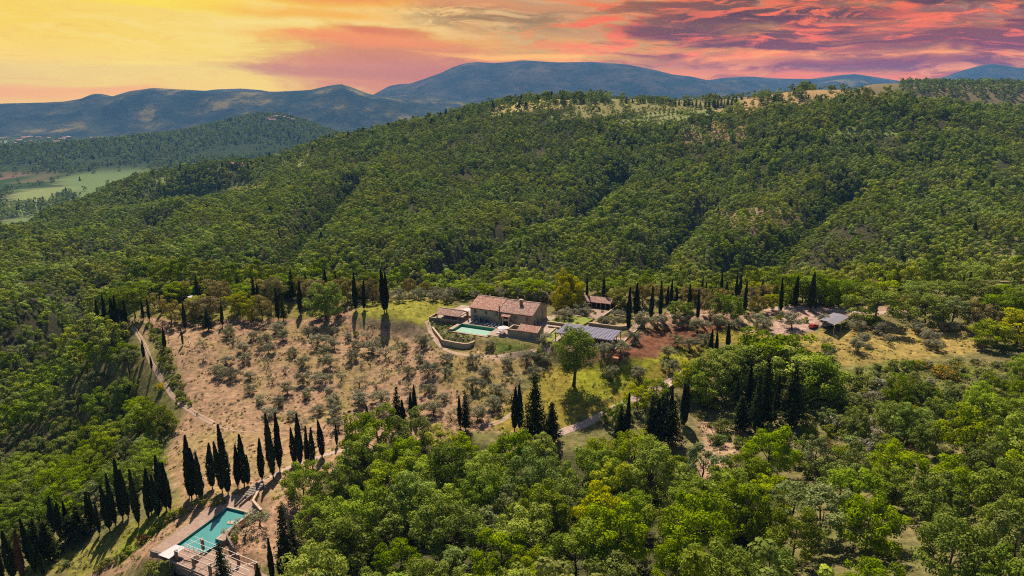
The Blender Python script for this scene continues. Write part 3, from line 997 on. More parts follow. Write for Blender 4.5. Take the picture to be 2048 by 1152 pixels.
mountain('hills', [(1280, 215), (1340, 188), (1390, 175), (1440, 163), (1485, 160), (1515, 165), (1560, 172), (1640, 195), (1750, 220)], 9400, 2000, M['mtn_a'], 21, 0.3)
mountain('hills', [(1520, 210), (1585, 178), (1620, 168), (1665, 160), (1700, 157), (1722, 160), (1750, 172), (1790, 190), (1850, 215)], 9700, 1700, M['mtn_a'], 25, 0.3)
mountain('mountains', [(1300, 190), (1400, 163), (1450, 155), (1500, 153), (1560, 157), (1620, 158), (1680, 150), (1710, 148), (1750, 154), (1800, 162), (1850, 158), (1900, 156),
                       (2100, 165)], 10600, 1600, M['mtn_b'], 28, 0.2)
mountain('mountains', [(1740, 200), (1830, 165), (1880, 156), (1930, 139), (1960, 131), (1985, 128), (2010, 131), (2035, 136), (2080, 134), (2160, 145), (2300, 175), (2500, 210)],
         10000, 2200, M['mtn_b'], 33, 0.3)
# ------------------------------------------------------------------ vegetation meshes
def leaves(cen, nor, size, tone, rng, stretch=1.0):
    """one folded leaf-clump card per point"""
    n = len(cen)
    nor = nor / (np.linalg.norm(nor, axis=1, keepdims=True) + 1e-9)
    a = rng.normal(size=(n, 3))
    t1 = np.cross(nor, a)
    t1 /= np.linalg.norm(t1, axis=1, keepdims=True) + 1e-9
    t2 = np.cross(nor, t1)
    s = size if np.ndim(size) else np.full(n, size)
    s = (s * rng.uniform(0.6, 1.3, n))[:, None]
    j = lambda: rng.uniform(0.7, 1.2, (n, 1))
    p0 = cen - t1 * s * j() * 0.5
    p1 = cen - t2 * s * j() * 0.5 * stretch
    p2 = cen + t1 * s * j() * 0.5
    p3 = cen + t2 * s * j() * 0.5 * stretch + nor * s * rng.uniform(-.3, .3, (n, 1))
    V = np.stack([p0, p1, p2, p3], 1).reshape(-1, 3)
    Fc = np.arange(4 * n).reshape(n, 4)
    return V, Fc, np.repeat(tone, 4)


def leaf_mesh(name, parts, material):
    V = np.concatenate([p[0] for p in parts])
    o, Fs = 0, []
    for p in parts:
        Fs.append(p[1] + o)
        o += len(p[0])
    me = raw_mesh(name, V, np.concatenate(Fs), material)
    a = me.attributes.new('tone', 'FLOAT', 'POINT')
    a.data.foreach_set('value', np.clip(np.concatenate([p[2] for p in parts]), 0, 1).astype(np.float32))
    return me


def sph(rng, n, up=0.0):
    d = rng.normal(size=(n, 3))
    d[:, 2] += up
    return d / np.linalg.norm(d, axis=1, keepdims=True)


def crown(rng, R, Hc, z0, nclump, nleaf, ls, clump_r=(0.16, 0.27), lop=0.25, hollow=0.62, up=0.35, droop=0.0, njit=0.36):
    """irregular crown built from leafy boughs; R radius, Hc height of the leafy part, z0 its foot"""
    cx = rng.normal(size=2) * R * 0.12
    ang = rng.uniform(0, 2 * pi, 4)
    parts = []
    d = sph(rng, nclump, up)
    for i in range(nclump):
        rr = rng.uniform(hollow, 1.0) ** 0.7
        lobe = 1 + lop * (cos(2 * math.atan2(d[i, 1], d[i, 0]) + ang[0]) * 0.6 + cos(3 * math.atan2(d[i, 1], d[i, 0]) + ang[1]) * 0.5 + rng.normal() * 0.35)
        p = d[i] * rr * lobe
        c0 = np.array([cx[0] + p[0] * R, cx[1] + p[1] * R, z0 + Hc * (0.42 + 0.52 * p[2])])
        r = R * rng.uniform(*clump_r)
        n = int(nleaf * rng.uniform(0.6, 1.4))
        q = sph(rng, n, 0.45)
        off = q * r * np.where(rng.uniform(0, 1, (n, 1)) < .3, rng.uniform(0.5, 1.3, (n, 1)), rng.uniform(0.80, 1.08, (n, 1))) * np.array([1, 1, 0.80])
        off[:, 2] -= droop * r * (off[:, 0] ** 2 + off[:, 1] ** 2) / r ** 2
        tone = np.full(n, rng.uniform(0.15, 0.85)) + rng.normal(size=n) * 0.15
        parts.append(leaves(c0 + off, q + rng.normal(size=(n, 3)) * njit + [0, 0, .2], ls, tone, rng))
    return parts


def tube(V, Fc, pts, radii, seg=6):
    base = len(V)
    pts = [np.array(p, float) for p in pts]
    for i, p in enumerate(pts):
        d = pts[min(i + 1, len(pts) - 1)] - pts[max(i - 1, 0)]
        d = d / (np.linalg.norm(d) + 1e-9)
        a = np.cross(d, [0.31, 0.95, 0.1])
        a /= np.linalg.norm(a)
        b = np.cross(d, a)
        for k in range(seg):
            V.append(p + (a * cos(2 * pi * k / seg) + b * sin(2 * pi * k / seg)) * radii[i])
    for i in range(len(pts) - 1):
        for k in range(seg):
            k2_ = (k + 1) % seg
            Fc.append((base + i * seg + k, base + i * seg + k2_, base + (i + 1) * seg + k2_, base + (i + 1) * seg + k))


def trunk_mesh(name, rng, H, Rc, r0, nlimb, material, crook=0.08, stem=0.45, z_in=0.6):
    V, Fc = [], []
    p, pts, rad_ = np.array([0, 0, -z_in]), [], []
    n = 6
    for i in range(n + 1):
        f = i / n
        pts.append(p.copy())
        rad_.append(r0 * (1.25 if i == 0 else 1) * (1 - 0.75 * f))
        p = p + np.array([rng.normal() * crook * H / n * 2, rng.normal() * crook * H / n * 2, (H * .85 + z_in) / n])
    tube(V, Fc, pts, rad_, 7)
    for k in range(nlimb):
        f = rng.uniform(stem, 0.85)
        i = int(f * n)
        s = pts[i] * (1 - (f * n - i)) + pts[min(i + 1, n)] * (f * n - i)
        az_ = 2.4 * k + rng.uniform(-.5, .5)
        L = Rc * rng.uniform(0.6, 0.95) * (1.15 - f * .5)
        d = np.array([cos(az_), sin(az_), rng.uniform(0.45, 1.0)])
        m1 = s + d * L * 0.5 + [0, 0, L * .05]
        e = s + d * L * np.array([1, 1, .95]) + rng.normal(size=3) * L * .08
        r = r0 * (1 - 0.75 * f) * 0.62
        tube(V, Fc, [s, m1, e], [r, r * .6, r * .2], 5)
        for q in range(2):
            e2 = m1 + (d * [1, 1, .4] + rng.normal(size=3) * .45) * L * .42
            tube(V, Fc, [m1, e2], [r * .45, r * .12], 4)
    return raw_mesh(name, np.array(V), np.array(Fc), material, smooth=True)


def rs(seed):
    return np.random.default_rng(seed)


# prototypes: (crown mesh, trunk mesh) pairs, all about 10 m tall unless said otherwise
def broad(seed, key, R=4.6, H=10.0, nc=50, nl=150, ls=0.33, **kw):
    r = rs(seed)
    return leaf_mesh('crown', crown(r, R, H * 0.88, H * 0.09, nc, nl, ls, **kw), M[key]), trunk_mesh('trunk', r, H * 0.85, R, 0.24, 7, M['bark'], 0.05, 0.3)


PB = {
    'fresh green': [broad(s, 'leaf_a', R=4.4 + .3 * (s % 3), H=10, up=.05 if s > 2 else .35, nc=50 if s < 3 else 60) for s in (1, 2, 3, 4)],
    'deep green': [broad(s, 'leaf_b', R=4.6 + .3 * (s % 3), H=10.5, up=0.0, nc=58) for s in (11, 12, 13)],
    'grey-green': [broad(s, 'leaf_c', R=4.0, H=9.5, nc=36, nl=120, hollow=0.65) for s in (21, 22, 23)],
    'yellow-green': [broad(s, 'leaf_y', R=4.4, H=10, nc=40, nl=140) for s in (31, 32)],
    'golden': [broad(36, 'leaf_g', R=4.4, H=10, nc=46, nl=190, up=.1)],
    'brownish': [broad(s, 'leaf_h', R=4.3, H=8, nc=46, nl=130, ls=.30, up=0.6) for s in (41, 42, 43)],
}
lone_r = rs(77)
P_LONE = (leaf_mesh('crown', crown(lone_r, 4.5, 10.2, 4.3, 85, 190, 0.26, hollow=0.5, lop=0.18, up=0.1, clump_r=(.19, .30)), M['leaf_b']),
          trunk_mesh('trunk', lone_r, 12.5, 4.4, 0.42, 9, M['bark'], 0.03, 0.38))


def olive(seed, nc=34, nl=120, R=2.8, H=4.4):
    r = rs(seed)
    return (leaf_mesh('crown', crown(r, R, H * 0.80, H * 0.22, nc, nl, 0.24, clump_r=(.2, .36), lop=.4, hollow=.45, up=.25, droop=.2), M['leaf_o']),
            trunk_mesh('trunk', r, H * .75, R * .9, 0.24, 6, M['bark_o'], 0.16, 0.28, 0.3))


PO_ = [olive(s) for s in (51, 52, 53, 54)] + [olive(55, 17, 60), olive(56, 13, 48)]


def cypress(seed, Rr=1.0, H=12.0, key='leaf_cy'):
    r = rs(seed)
    n = 3000
    f = r.uniform(0.015, 1, n) ** 0.85
    prof = np.minimum(1, (f / 0.30)) ** 0.55 * np.clip(1 - np.clip((f - .30) / .70, 0, 1) ** 1.55, 0, 1) ** .95 * .92 + .03
    lump = 1 + 0.16 * np.sin(f * 23 + r.uniform(0, 6)) * np.sin(f * 9 + r.uniform(0, 6)) + 0.1 * r.normal(size=n)
    a = r.uniform(0, 2 * pi, n)
    lump = lump + 0.10 * np.sin(a * 3 + f * 11 + r.uniform(0, 6))
    rr = Rr * prof * lump * r.uniform(0.72, 1.0, n)
    lean = r.normal(size=2) * 0.012 * H
    c_ = np.stack([rr * np.cos(a) + lean[0] * f ** 2, rr * np.sin(a) + lean[1] * f ** 2, H * (0.05 + f * 0.95)], 1)
    nrm = np.stack([np.cos(a), np.sin(a), np.full(n, 0.35)], 1) + r.normal(size=(n, 3)) * 0.3
    tone = r.uniform(0, 1, n)
    return leaf_mesh('crown', [leaves(c_, nrm, 0.30, tone, r, 1.7)], M[key]), trunk_mesh('trunk', r, H * .5, .3, 0.17, 0, M['bark'], 0.0)


PC_ = [cypress(s, Rr) for s, Rr in ((61, 0.95), (62, 1.1), (63, 0.85), (64, 1.25))]
P_DEAD = cypress(65, 0.85, 12, 'leaf_dead')


def conifer(seed, R=3.0, H=12.0):
    r = rs(seed)
    parts = []
    nt = 15
    for i in range(nt):
        f = (i + .5) / nt
        z = H * (0.10 + 0.88 * f)
        rad0 = R * (1 - f) ** 0.8 * (0.9 + .2 * r.uniform()) + 0.15
        nb = max(4, int(11 * (1 - f) + 3))
        for k in range(nb):
            a = 2 * pi * k / nb + r.uniform(-.4, .4)
            L = rad0 * r.uniform(0.65, 1.15)
            n = int(16 + 26 * (1 - f))
            s = r.uniform(0.15, 1, n)
            c_ = np.stack([np.cos(a) * s * L, np.sin(a) * s * L, z + s * L * 0.12 + r.normal(size=n) * 0.12], 1) + r.normal(size=(n, 3)) * [.25, .25, .16]
            nrm = np.stack([np.cos(a) * .4 + r.normal(size=n) * .4, np.sin(a) * .4 + r.normal(size=n) * .4, np.full(n, 1.0)], 1)
            parts.append(leaves(c_, nrm, 0.40, np.full(n, r.uniform(0, 1)) + r.normal(size=n) * .2, r))
    return leaf_mesh('crown', parts, M['leaf_co']), trunk_mesh('trunk', r, H, 1, 0.22, 0, M['bark'], 0.01)


PK = [conifer(71), conifer(72, 3.6), conifer(73, 2.6)]


def bush(seed, key, R=1.5, H=1.7, nc=16, nl=55, ls=0.24, flower=False):
    r = rs(seed)
    me = leaf_mesh('foliage', crown(r, R, H * 1.05, -0.1, nc, nl, ls, clump_r=(.25, .42), up=.5), M[key])
    fl = None
    if flower:
        parts = []
        for k in range(13):
            d = sph(r, 1, .8)[0]
            n = 26
            c_ = np.array([d[0] * R, d[1] * R, H * (.45 + .5 * d[2])]) + r.normal(size=(n, 3)) * .24
            parts.append(leaves(c_, r.normal(size=(n, 3)) + [0, 0, .6], 0.2, r.uniform(0, 1, n), r))
        fl = leaf_mesh('blossom', parts, M['flower'])
    return me, fl


PS_ = {'green': [bush(81, 'leaf_s'), bush(82, 'leaf_s')], 'grey-green': [bush(83, 'leaf_o'), bush(84, 'leaf_c')], 'dark': [bush(85, 'leaf_b')],
       'broom': [bush(86, 'leaf_s', flower=True), bush(87, 'leaf_s', flower=True), bush(88, 'leaf_a', flower=True)], 'russet': [bush(89, 'leaf_dead')],
       'bare': [bush(90, 'leaf_dead', nc=9, nl=26, ls=.18)]}

# far wood prototypes (few, larger leaf clumps; drawn only at several hundred metres)
far_col = bpy.data.collections.new('far_wood_kinds')


def far_tree(seed, key, R, H, nc, nl, ls, con=False):
    r = rs(seed)
    if con:
        n = nc * nl
        f = r.uniform(0, 1, n)
        a = r.uniform(0, 2 * pi, n)
        rr = R * (1 - f) ** .8 * r.uniform(.6, 1.1, n) + .1
        parts = [leaves(np.stack([rr * np.cos(a), rr * np.sin(a), H * f], 1), np.stack([np.cos(a), np.sin(a), np.full(n, .5)], 1), ls, r.uniform(0, 1, n), r)]
    else:
        parts = crown(r, R, H, 0.0, nc, nl, ls, clump_r=(.26, .40), up=.5, hollow=.6, njit=.16)
    o = bpy.data.objects.new('far_tree', leaf_mesh('far_tree', parts, M[key]))
    far_col.objects.link(o)
    return o


for i in range(5):
    far_tree(100 + i, 'leaf_f', 3.6, 9.0, 16, 95, .50)
far_tree(110, 'leaf_b', 3.5, 9.0, 15, 95, .50)
far_tree(111, 'leaf_c', 3.4, 8.0, 13, 85, .50)
far_tree(112, 'leaf_co', 2.6, 9.0, 12, 26, 1.0, True)
N_FAR = 8

ORD = ['first', 'second', 'third', 'fourth', 'fifth', 'sixth', 'seventh', 'eighth', 'ninth', 'tenth', 'eleventh', 'twelfth', 'thirteenth', 'fourteenth', 'fifteenth',
       'sixteenth', 'seventeenth', 'eighteenth', 'nineteenth', 'twentieth', 'twenty-first', 'twenty-second', 'twenty-third', 'twenty-fourth', 'twenty-fifth',
       'twenty-sixth', 'twenty-seventh', 'twenty-eighth', 'twenty-ninth', 'thirtieth']
PLANTED = []       # (root, look, noun, where, category, group, photo u)


def plant(name, meshes, x, y, s, sz, look, noun, where, cat, group, rot=None, z=None, pn=('crown', 'trunk'), small=False):
    """a plant as a thing of its own: an Empty at its foot with its parts as children"""
    z = float(HT(x, y)) if z is None else z
    u = PR(x, y, z)[0]
    if small or meshes[1] is None:
        o = link(name, meshes[0])
    else:
        o = bpy.data.objects.new(name, None)
        o.empty_display_size = 0.5
        COL.objects.link(o)
        for me, p in zip(meshes, pn):
            link(p, me, o)
    o.location = (x, y, z)
    o.scale = (s, s, sz)
    o.rotation_euler = (0, 0, random.uniform(0, 2 * pi) if rot is None else rot)
    PLANTED.append((o, look, noun, where, cat, group, u))
    return o


def fit_h(x, y, z, v_top, lo=0.5, hi=40):
    """height that brings the top of a thing standing at (x, y, z) to photo row v_top"""
    for _ in range(30):
        m_ = (lo + hi) / 2
        if PR(x, y, z + m_)[1] > v_top:
            lo = m_
        else:
            hi = m_
    return lo


# ------------------------------------------------------------------ cypresses, one by one (foot u, foot v, top v, girth)
cyp = {
    'at the left end of the ridge': [(197, 655, 600), (213, 655, 590), (228, 656, 595), (236, 657, 592), (246, 650, 592), (253, 652, 600), (287, 639, 600), (299, 642, 598), (323, 628, 587),
                                    (307, 600, 573), (340, 603, 576)],
    'above the olive slope': [(371, 660, 606), (445, 654, 604), (454, 575, 543), (510, 610, 554), (518, 607, 566), (537, 575, 541), (544, 575, 543), (557, 640, 582),
                              (601, 628, 560), (651, 580, 537), (673, 580, 542)],
    'beside the upper lawn': [(712, 621, 546), (728, 620, 562), (769, 625, 537), (773, 624, 545)],
    'behind the garden arbour': [(1174, 600, 555), (1206, 600, 553)],
    'along the drive beside the garden': [(1256, 661, 574), (1272, 640, 566), (1301, 644, 572), (1320, 640, 562), (1334, 617, 572), (1341, 612, 560), (1353, 612, 574),
                                         (1378, 620, 568), (1395, 644, 578)],
    'in the row behind the drive': [(1403, 592, 553), (1412, 592, 561), (1421, 592, 570), (1431, 592, 563), (1441, 592, 547), (1452, 592, 563), (1472, 596, 549), (1478, 596, 551),
                                    (1488, 632, 563), (1521, 600, 559)],
    'beside the grey shade canopy': [(1561, 628, 557), (1589, 615, 551), (1620, 621, 545), (1631, 619, 597)],
    'in the wood at the right end': [(1767, 590, 555), (1795, 603, 565), (1922, 598, 553), (1934, 598, 545), (1997, 598, 570), (2005, 598, 572), (2022, 598, 553), (2028, 600, 560), (2040, 600, 568)],
    'beside the round oak clump': [(1419, 723, 659), (1432, 719, 661), (1455, 705, 648)],
    'along the ruts of the left track': [(366, 690, 657), (288, 717, 680), (304, 740, 710), (330, 702, 655)],
    'at the foot of the olive slope': [(738, 871, 809), (807, 868, 800), (830, 838, 770), (822, 840, 785), (920, 855, 790), (1029, 862, 775), (1040, 862, 770)],
    'in the thicket below the road': [(1252, 896, 786), (1309, 890, 795), (1337, 885, 777), (1366, 855, 768), (1369, 850, 772), (1333, 835, 785)],
    'in the dark stand below the oak clump': [(1471, 825, 760), (1496, 825, 730), (1549, 846, 751), (1598, 800, 730), (1502, 850, 770)],
    'along the road above the lower pool': [(379, 995, 920), (384, 1000, 873), (394, 995, 895), (403, 1004, 904), (425, 978, 887), (445, 985, 882), (457, 992, 851), (476, 976, 892),
                                            (489, 973, 867), (496, 971, 911), (524, 961, 879), (547, 957, 829), (560, 942, 825), (590, 930, 854), (601, 932, 828), (615, 936, 853), (625, 936, 857),
                                            (645, 915, 840), (674, 893, 850)],
    'in the row on the lower left slope': [(108, 1073, 995), (120, 1076, 1007), (140, 1074, 1003), (182, 1060, 985), (190, 1060, 989), (200, 1070, 1007), (220, 1061, 972), (232, 1053, 945), (246, 1039, 920),
                                           (257, 1036, 940), (278, 1051, 940), (298, 1040, 976), (303, 1029, 939), (318, 1036, 951), (324, 1007, 912), (333, 1020, 925), (341, 1023, 926)],
    'in the lower left corner': [(6, 1165, 1090), (28, 1158, 1060), (46, 1160, 1062), (63, 1134, 1039), (72, 1150, 1070), (88, 1153, 1098)],
    'below the lower pool terrace': [(546, 1165, 1079), (566, 1168, 1092), (520, 1175, 1128)],
}
tall = {(769, 625, 537), (457, 992, 851), (547, 957, 829), (1256, 661, 574)}
TREES_XY = []
for where, lst in cyp.items():
    for k, (u, v, vt) in enumerate(lst):
        x, y, z = HIT(u, v)
        h = fit_h(x, y, z, vt)
        px_w = 12 if v < 720 else 17
        dist = math.sqrt(x * x + y * y + (z - CH) ** 2)
        w_ = min(1.15, max(0.5, h / 12 * .88)) * random.uniform(.88, 1.12)
        kk = random.randrange(4)
        if u < 60 and k == 2:
            me, look = P_DEAD, 'withered brown'
        else:
            me, look = PC_[kk], ('tall dark' if (u, v, vt) in tall else 'slender dark' if w_ < .8 else 'dark')
        o = plant('cypress', me, x, y, w_, h / 12.0, look, 'cypress', where, 'cypress', 'cypresses ' + where)
        o.rotation_euler.x, o.rotation_euler.y = random.gauss(0, .018), random.gauss(0, .018)
        TREES_XY.append((x, y, 1.2))

# dark conifers
con = [(396, 597, 550, 10, 'behind the ridge trees'), (477, 582, 547, 9, 'behind the ridge trees'), (417, 662, 617, 11, 'above the olive slope'), (585, 600, 537, 10, 'behind the ridge trees'),
       (567, 642, 590, 9, 'above the olive slope'), (613, 580, 546, 8, 'behind the ridge trees'), (796, 866, 772, 17, 'at the foot of the olive slope'), (931, 862, 785, 14, 'at the foot of the olive slope'),
       (1069, 886, 748, 30, 'beside the lower road'), (1103, 884, 803, 24, 'beside the lower road'), (1525, 856, 707, 22, 'below the round oak clump'), (1580, 852, 725, 30, 'below the round oak clump'),
       (1240, 890, 810, 20, 'in the thicket below the road'), (1300, 888, 790, 20, 'in the thicket below the road'), (1322, 893, 785, 22, 'in the thicket below the road'),
       (1345, 890, 800, 20, 'in the thicket below the road'), (1480, 860, 790, 22, 'below the round oak clump'), (1510, 865, 745, 18, 'below the round oak clump'),
       (162, 1079, 1010, 20, 'on the lower left slope'), (145, 1082, 1030, 18, 'on the lower left slope'), (100, 1118, 1040, 22, 'on the lower left slope'), (80, 1120, 1035, 18, 'on the lower left slope'),
       (575, 1150, 1008, 24, 'beside the lower pool terrace'), (588, 1120, 1040, 18, 'beside the lower pool terrace'), (452, 1205, 1085, 20, 'in front of the lower terrace wall')]
for u, v, vt, hw, where in con:
    x, y, z = HIT(u, min(v, 1151)) if v <= 1152 else (*PZ(u, v, -19), -19)
    h = fit_h(x, y, z, vt)
    dist = math.sqrt(x * x + y * y + (z - CH) ** 2)
    plant('conifer', random.choice(PK), x, y, hw / 1366 * dist / 3.0, h / 12.0, 'dark', 'conifer', where, 'conifer', 'dark conifers ' + where, z=z)
    TREES_XY.append((x, y, 2.5))

# the lone tree under the solar pergola
x, y, z = HIT(1147, 771)
h = fit_h(x, y, z, 655)
LONE = (x, y)
plant('lone_oak', P_LONE, x, y, h / 14.2 * 1.02, h / 14.2, '', '', '', 'tree', '', rot=0.6)
PLANTED.pop()
lone = [o for o in COL.objects if o.name == 'lone_oak'][0]
lone['label'], lone['category'] = 'tall lone green tree with bare trunk on the grass below the solar roof', 'tree'
TREES_XY.append((x, y, 4))

# ------------------------------------------------------------------ olives
ol_lawn = [(1222, 756), (1275, 756), (1339, 744), (1337, 715), (1357, 694), (1409, 690), (1363, 652), (1268, 686), (1316, 657), (1515, 652), (1525, 662), (1470, 657), (1585, 657), (1651, 694),
           (1657, 715), (1715, 702), (1724, 688), (1717, 667), (1767, 671), (1777, 688), (1838, 667), (1856, 686), (1896, 665), (1240, 705), (1205, 712), (1288, 655), (1380, 700), (1395, 662),
           (1440, 655), (1650, 652), (1713, 657), (1870, 700)]
for u, v in ol_lawn:
    x, y, z = HIT(u, v)
    s = random.uniform(.85, 1.1) * (1.45 if u in (1585,) else 1.2 if u in (1515, 1316, 1288) else 1)
    where = 'on the right hand lawn' if u > 1600 else 'beside the red soil drive' if v < 700 else 'on the grass below the red soil'
    plant('olive_tree', random.choice(PO_[:5]), x, y, s, s, 'grey-green', 'olive tree', where, 'olive tree', 'olive trees ' + where)
    TREES_XY.append((x, y, 3))
sp_big = []


def scatter(poly, spacing, n_try, rng, avoid=(), jitter=True, excl=None):
    P = np.array(poly)
    lo, hi = P.min(0), P.max(0)
    C = rng.uniform(lo, hi, (n_try, 2))
    C = C[poly_sd(C[:, 0], C[:, 1], poly) < 0]
    if excl is not None:
        for e in excl:
            C = C[poly_sd(C[:, 0], C[:, 1], e) > 0]
    out, cell = [], {}
    for a in avoid:
        cell.setdefault((int(a[0] // 20), int(a[1] // 20)), []).append((a[0], a[1], a[2]))
    for x, y in C:
        s_ = spacing(x, y) if callable(spacing) else spacing
        i, j = int(x // 20), int(y // 20)
        ok = True
        for a in (i - 1, i, i + 1):
            for b in (j - 1, j, j + 1):
                for qx, qy, qr in cell.get((a, b), ()):
                    if (x - qx) ** 2 + (y - qy) ** 2 < max(s_ * .75 + .25 * qr, (s_ + qr) / 2) ** 2:
                        ok = False
                        break
                if not ok:
                    break
            if not ok:
                break
        if ok:
            out.append((x, y))
            cell.setdefault((i, j), []).append((x, y, s_))
    return out


r5 = rs(5)
bowl = hitpoly([(395, 700), (450, 665), (620, 660), (700, 660), (760, 672), (840, 690), (900, 690), (960, 704), (1060, 712), (1095, 720), (1085, 760), (1030, 800), (985, 850), (870, 862), (740, 868),
                (640, 866), (560, 850), (500, 800), (425, 790), (405, 740)])
pts = scatter(bowl, lambda x, y: 6.3, 3500, r5, [t for t in TREES_XY if t[2] != 3])
for x, y in pts:
    u, v = PR(x, y, float(HT(x, y)))
    if 850 < u < 1120 and v < 709 or (u < 520 and v > 760 and random.random() < .5):
        continue
    s = random.uniform(.62, 1.12)
    row = 'in the upper' if v < 730 else 'in the middle' if v < 790 else 'in the lowest'
    side = 'row on the left slope' if u < 560 else 'row below the lawn' if u < 760 else 'row below the rock garden' if u < 940 else 'row below the villa'
    where = row + ' ' + side
    sparse = random.random() < .28
    me = random.choice(PO_[4:] if sparse else PO_[:4])
    plant('olive_tree', me, x, y, s, s * random.uniform(.8, 1.1), 'sparse' if sparse else 'full' if s > .9 else 'small', 'olive tree', where, 'olive tree', 'olive trees on the open slope')
    TREES_XY.append((x, y, 3))
# rows behind the villa
back = hitpoly([(768, 598), (800, 592), (870, 588), (960, 586), (1060, 586), (1140, 590), (1135, 600), (1100, 606), (955, 598), (905, 606), (840, 604), (775, 606)])
pts = scatter(back, 5.6, 900, r5, TREES_XY, excl=[[V2(*p) for p in [(-6, -3), (34, -3), (34, 20), (-6, 20)]]])
for x, y in pts:
    s = random.uniform(.9, 1.15)
    plant('olive_tree', random.choice(PO_[:4]), x, y, s, s * .95, 'grey-green', 'olive tree', 'in the grove behind the villa' if x > -20 else 'behind the upper lawn', 'olive tree', 'olive trees in the grove behind the villa')
    TREES_XY.append((x, y, 3))
# garden olives round the villa, in the beds beside the arbour and by the lower pool
for lx, ly, s in [(33.5, 13.5, 1.25), (38.5, 22, 1.0), (36, 28, .9), (49.5, 15.5, .9), (53, 19, .8), (47, 17, .7), (35, -11.5, .8), (51, 26, .9)]:
    x, y = V2(lx, ly)
    plant('olive_tree', random.choice(PO_[:4]), x, y, s, s * .85, 'clipped', 'olive tree', 'in the walled garden beds right of the villa', 'olive tree', 'olive trees in the walled garden')
for lx, ly, s in [(12.6, 12.5, 1.05), (12.2, 7.4, .95)]:
    x, y = P2(lx, ly)
    plant('olive_tree', PO_[4], x, y, s, s, 'twisted grey', 'olive tree', 'in the bed beside the lower pool', 'olive tree', 'olive trees beside the lower pool')

# ------------------------------------------------------------------ broadleaf trees: pale and brown crowned trees along the ridge
ridge = [  # u, v foot, v top, half width px, colour, where
    (270, 636, 570, 22, 'deep green'), (232, 610, 575, 18, 'fresh green'), (343, 650, 600, 20, 'brownish'), (310, 618, 588, 14, 'brownish'), (360, 600, 565, 18, 'fresh green'), (384, 640, 598, 14, 'brownish'),
    (412, 640, 590, 24, 'brownish'), (398, 622, 588, 18, 'yellow-green'), (442, 604, 558, 18, 'brownish'), (478, 628, 583, 24, 'yellow-green'), (505, 640, 596, 16, 'yellow-green'), (525, 640, 592, 18, 'brownish'),
    (492, 600, 566, 20, 'fresh green'), (525, 596, 560, 18, 'brownish'), (553, 605, 553, 20, 'brownish'), (620, 605, 562, 20, 'brownish'), (640, 600, 556, 18, 'brownish'), (654, 640, 568, 28, 'fresh green'),
    (675, 607, 562, 20, 'brownish'), (695, 605, 556, 20, 'brownish'), (718, 600, 560, 18, 'brownish'), (745, 605, 560, 16, 'brownish'), (735, 590, 545, 18, 'deep green'), (818, 592, 554, 12, 'brownish'),
    (850, 590, 562, 11, 'brownish'), (575, 588, 548, 18, 'fresh green'), (345, 588, 560, 18, 'deep green'), (600, 590, 556, 16, 'brownish'),
    (925, 594, 560, 22, 'fresh green'), (975, 592, 568, 20, 'fresh green'), (1040, 592, 556, 26, 'fresh green'), (1075, 594, 560, 22, 'fresh green'), (1010, 590, 560, 18, 'yellow-green'), (950, 585, 557, 20, 'deep green'),
    (1137, 617, 537, 25, 'golden'), (1158, 610, 562, 20, 'deep green'), (1116, 621, 568, 14, 'golden'), (1235, 615, 575, 20, 'yellow-green'), (1195, 590, 560, 18, 'fresh green'), (1225, 590, 558, 18, 'fresh green'),
    (1255, 612, 566, 22, 'yellow-green'), (1285, 612, 570, 20, 'brownish'), (1350, 640, 598, 22, 'deep green'), (1305, 600, 566, 20, 'brownish'), (1330, 605, 574, 18, 'brownish'), (1375, 605, 572, 20, 'brownish'),
    (1420, 632, 584, 22, 'brownish'), (1400, 606, 575, 18, 'brownish'), (1447, 636, 582, 24, 'deep green'), (1440, 612, 575, 18, 'brownish'), (1500, 612, 576, 18, 'brownish'), (1515, 628, 590, 18, 'brownish'),
    (1545, 622, 585, 16, 'yellow-green'), (1535, 600, 570, 18, 'brownish'), (1575, 604, 545, 24, 'fresh green'), (1605, 606, 548, 22, 'fresh green'), (1640, 608, 548, 26, 'fresh green'), (1670, 606, 556, 22, 'fresh green'),
    (1700, 612, 583, 16, 'yellow-green'), (1747, 645, 570, 34, 'fresh green'), (1800, 628, 592, 12, 'brownish'), (1815, 620, 590, 16, 'brownish'), (1720, 600, 560, 20, 'deep green'), (1785, 600, 562, 22, 'fresh green'),
    (1825, 606, 562, 24, 'fresh green'), (1850, 648, 585, 30, 'fresh green'), (1870, 606, 560, 24, 'fresh green'), (1905, 652, 588, 28, 'grey-green'), (1935, 650, 600, 22, 'brownish'), (1968, 655, 605, 22, 'brownish'),
    (1915, 605, 562, 22, 'fresh green'), (1960, 605, 560, 24, 'fresh green'), (2005, 608, 565, 26, 'fresh green'), (2040, 640, 575, 30, 'fresh green'), (2010, 650, 590, 26, 'fresh green'), (2045, 610, 562, 24, 'deep green'),
    (2035, 690, 615, 34, 'yellow-green'), (1990, 690, 640, 28, 'fresh green'),
]
ridge += [(u_ + random.uniform(-7, 7), 590 + random.uniform(-5, 5), 566 + random.uniform(-5, 6), random.uniform(16, 22), random.choice(['fresh green', 'fresh green', 'deep green', 'brownish', 'yellow-green']))
          for u_ in list(range(276, 760, 24)) + list(range(1300, 1760, 26))]
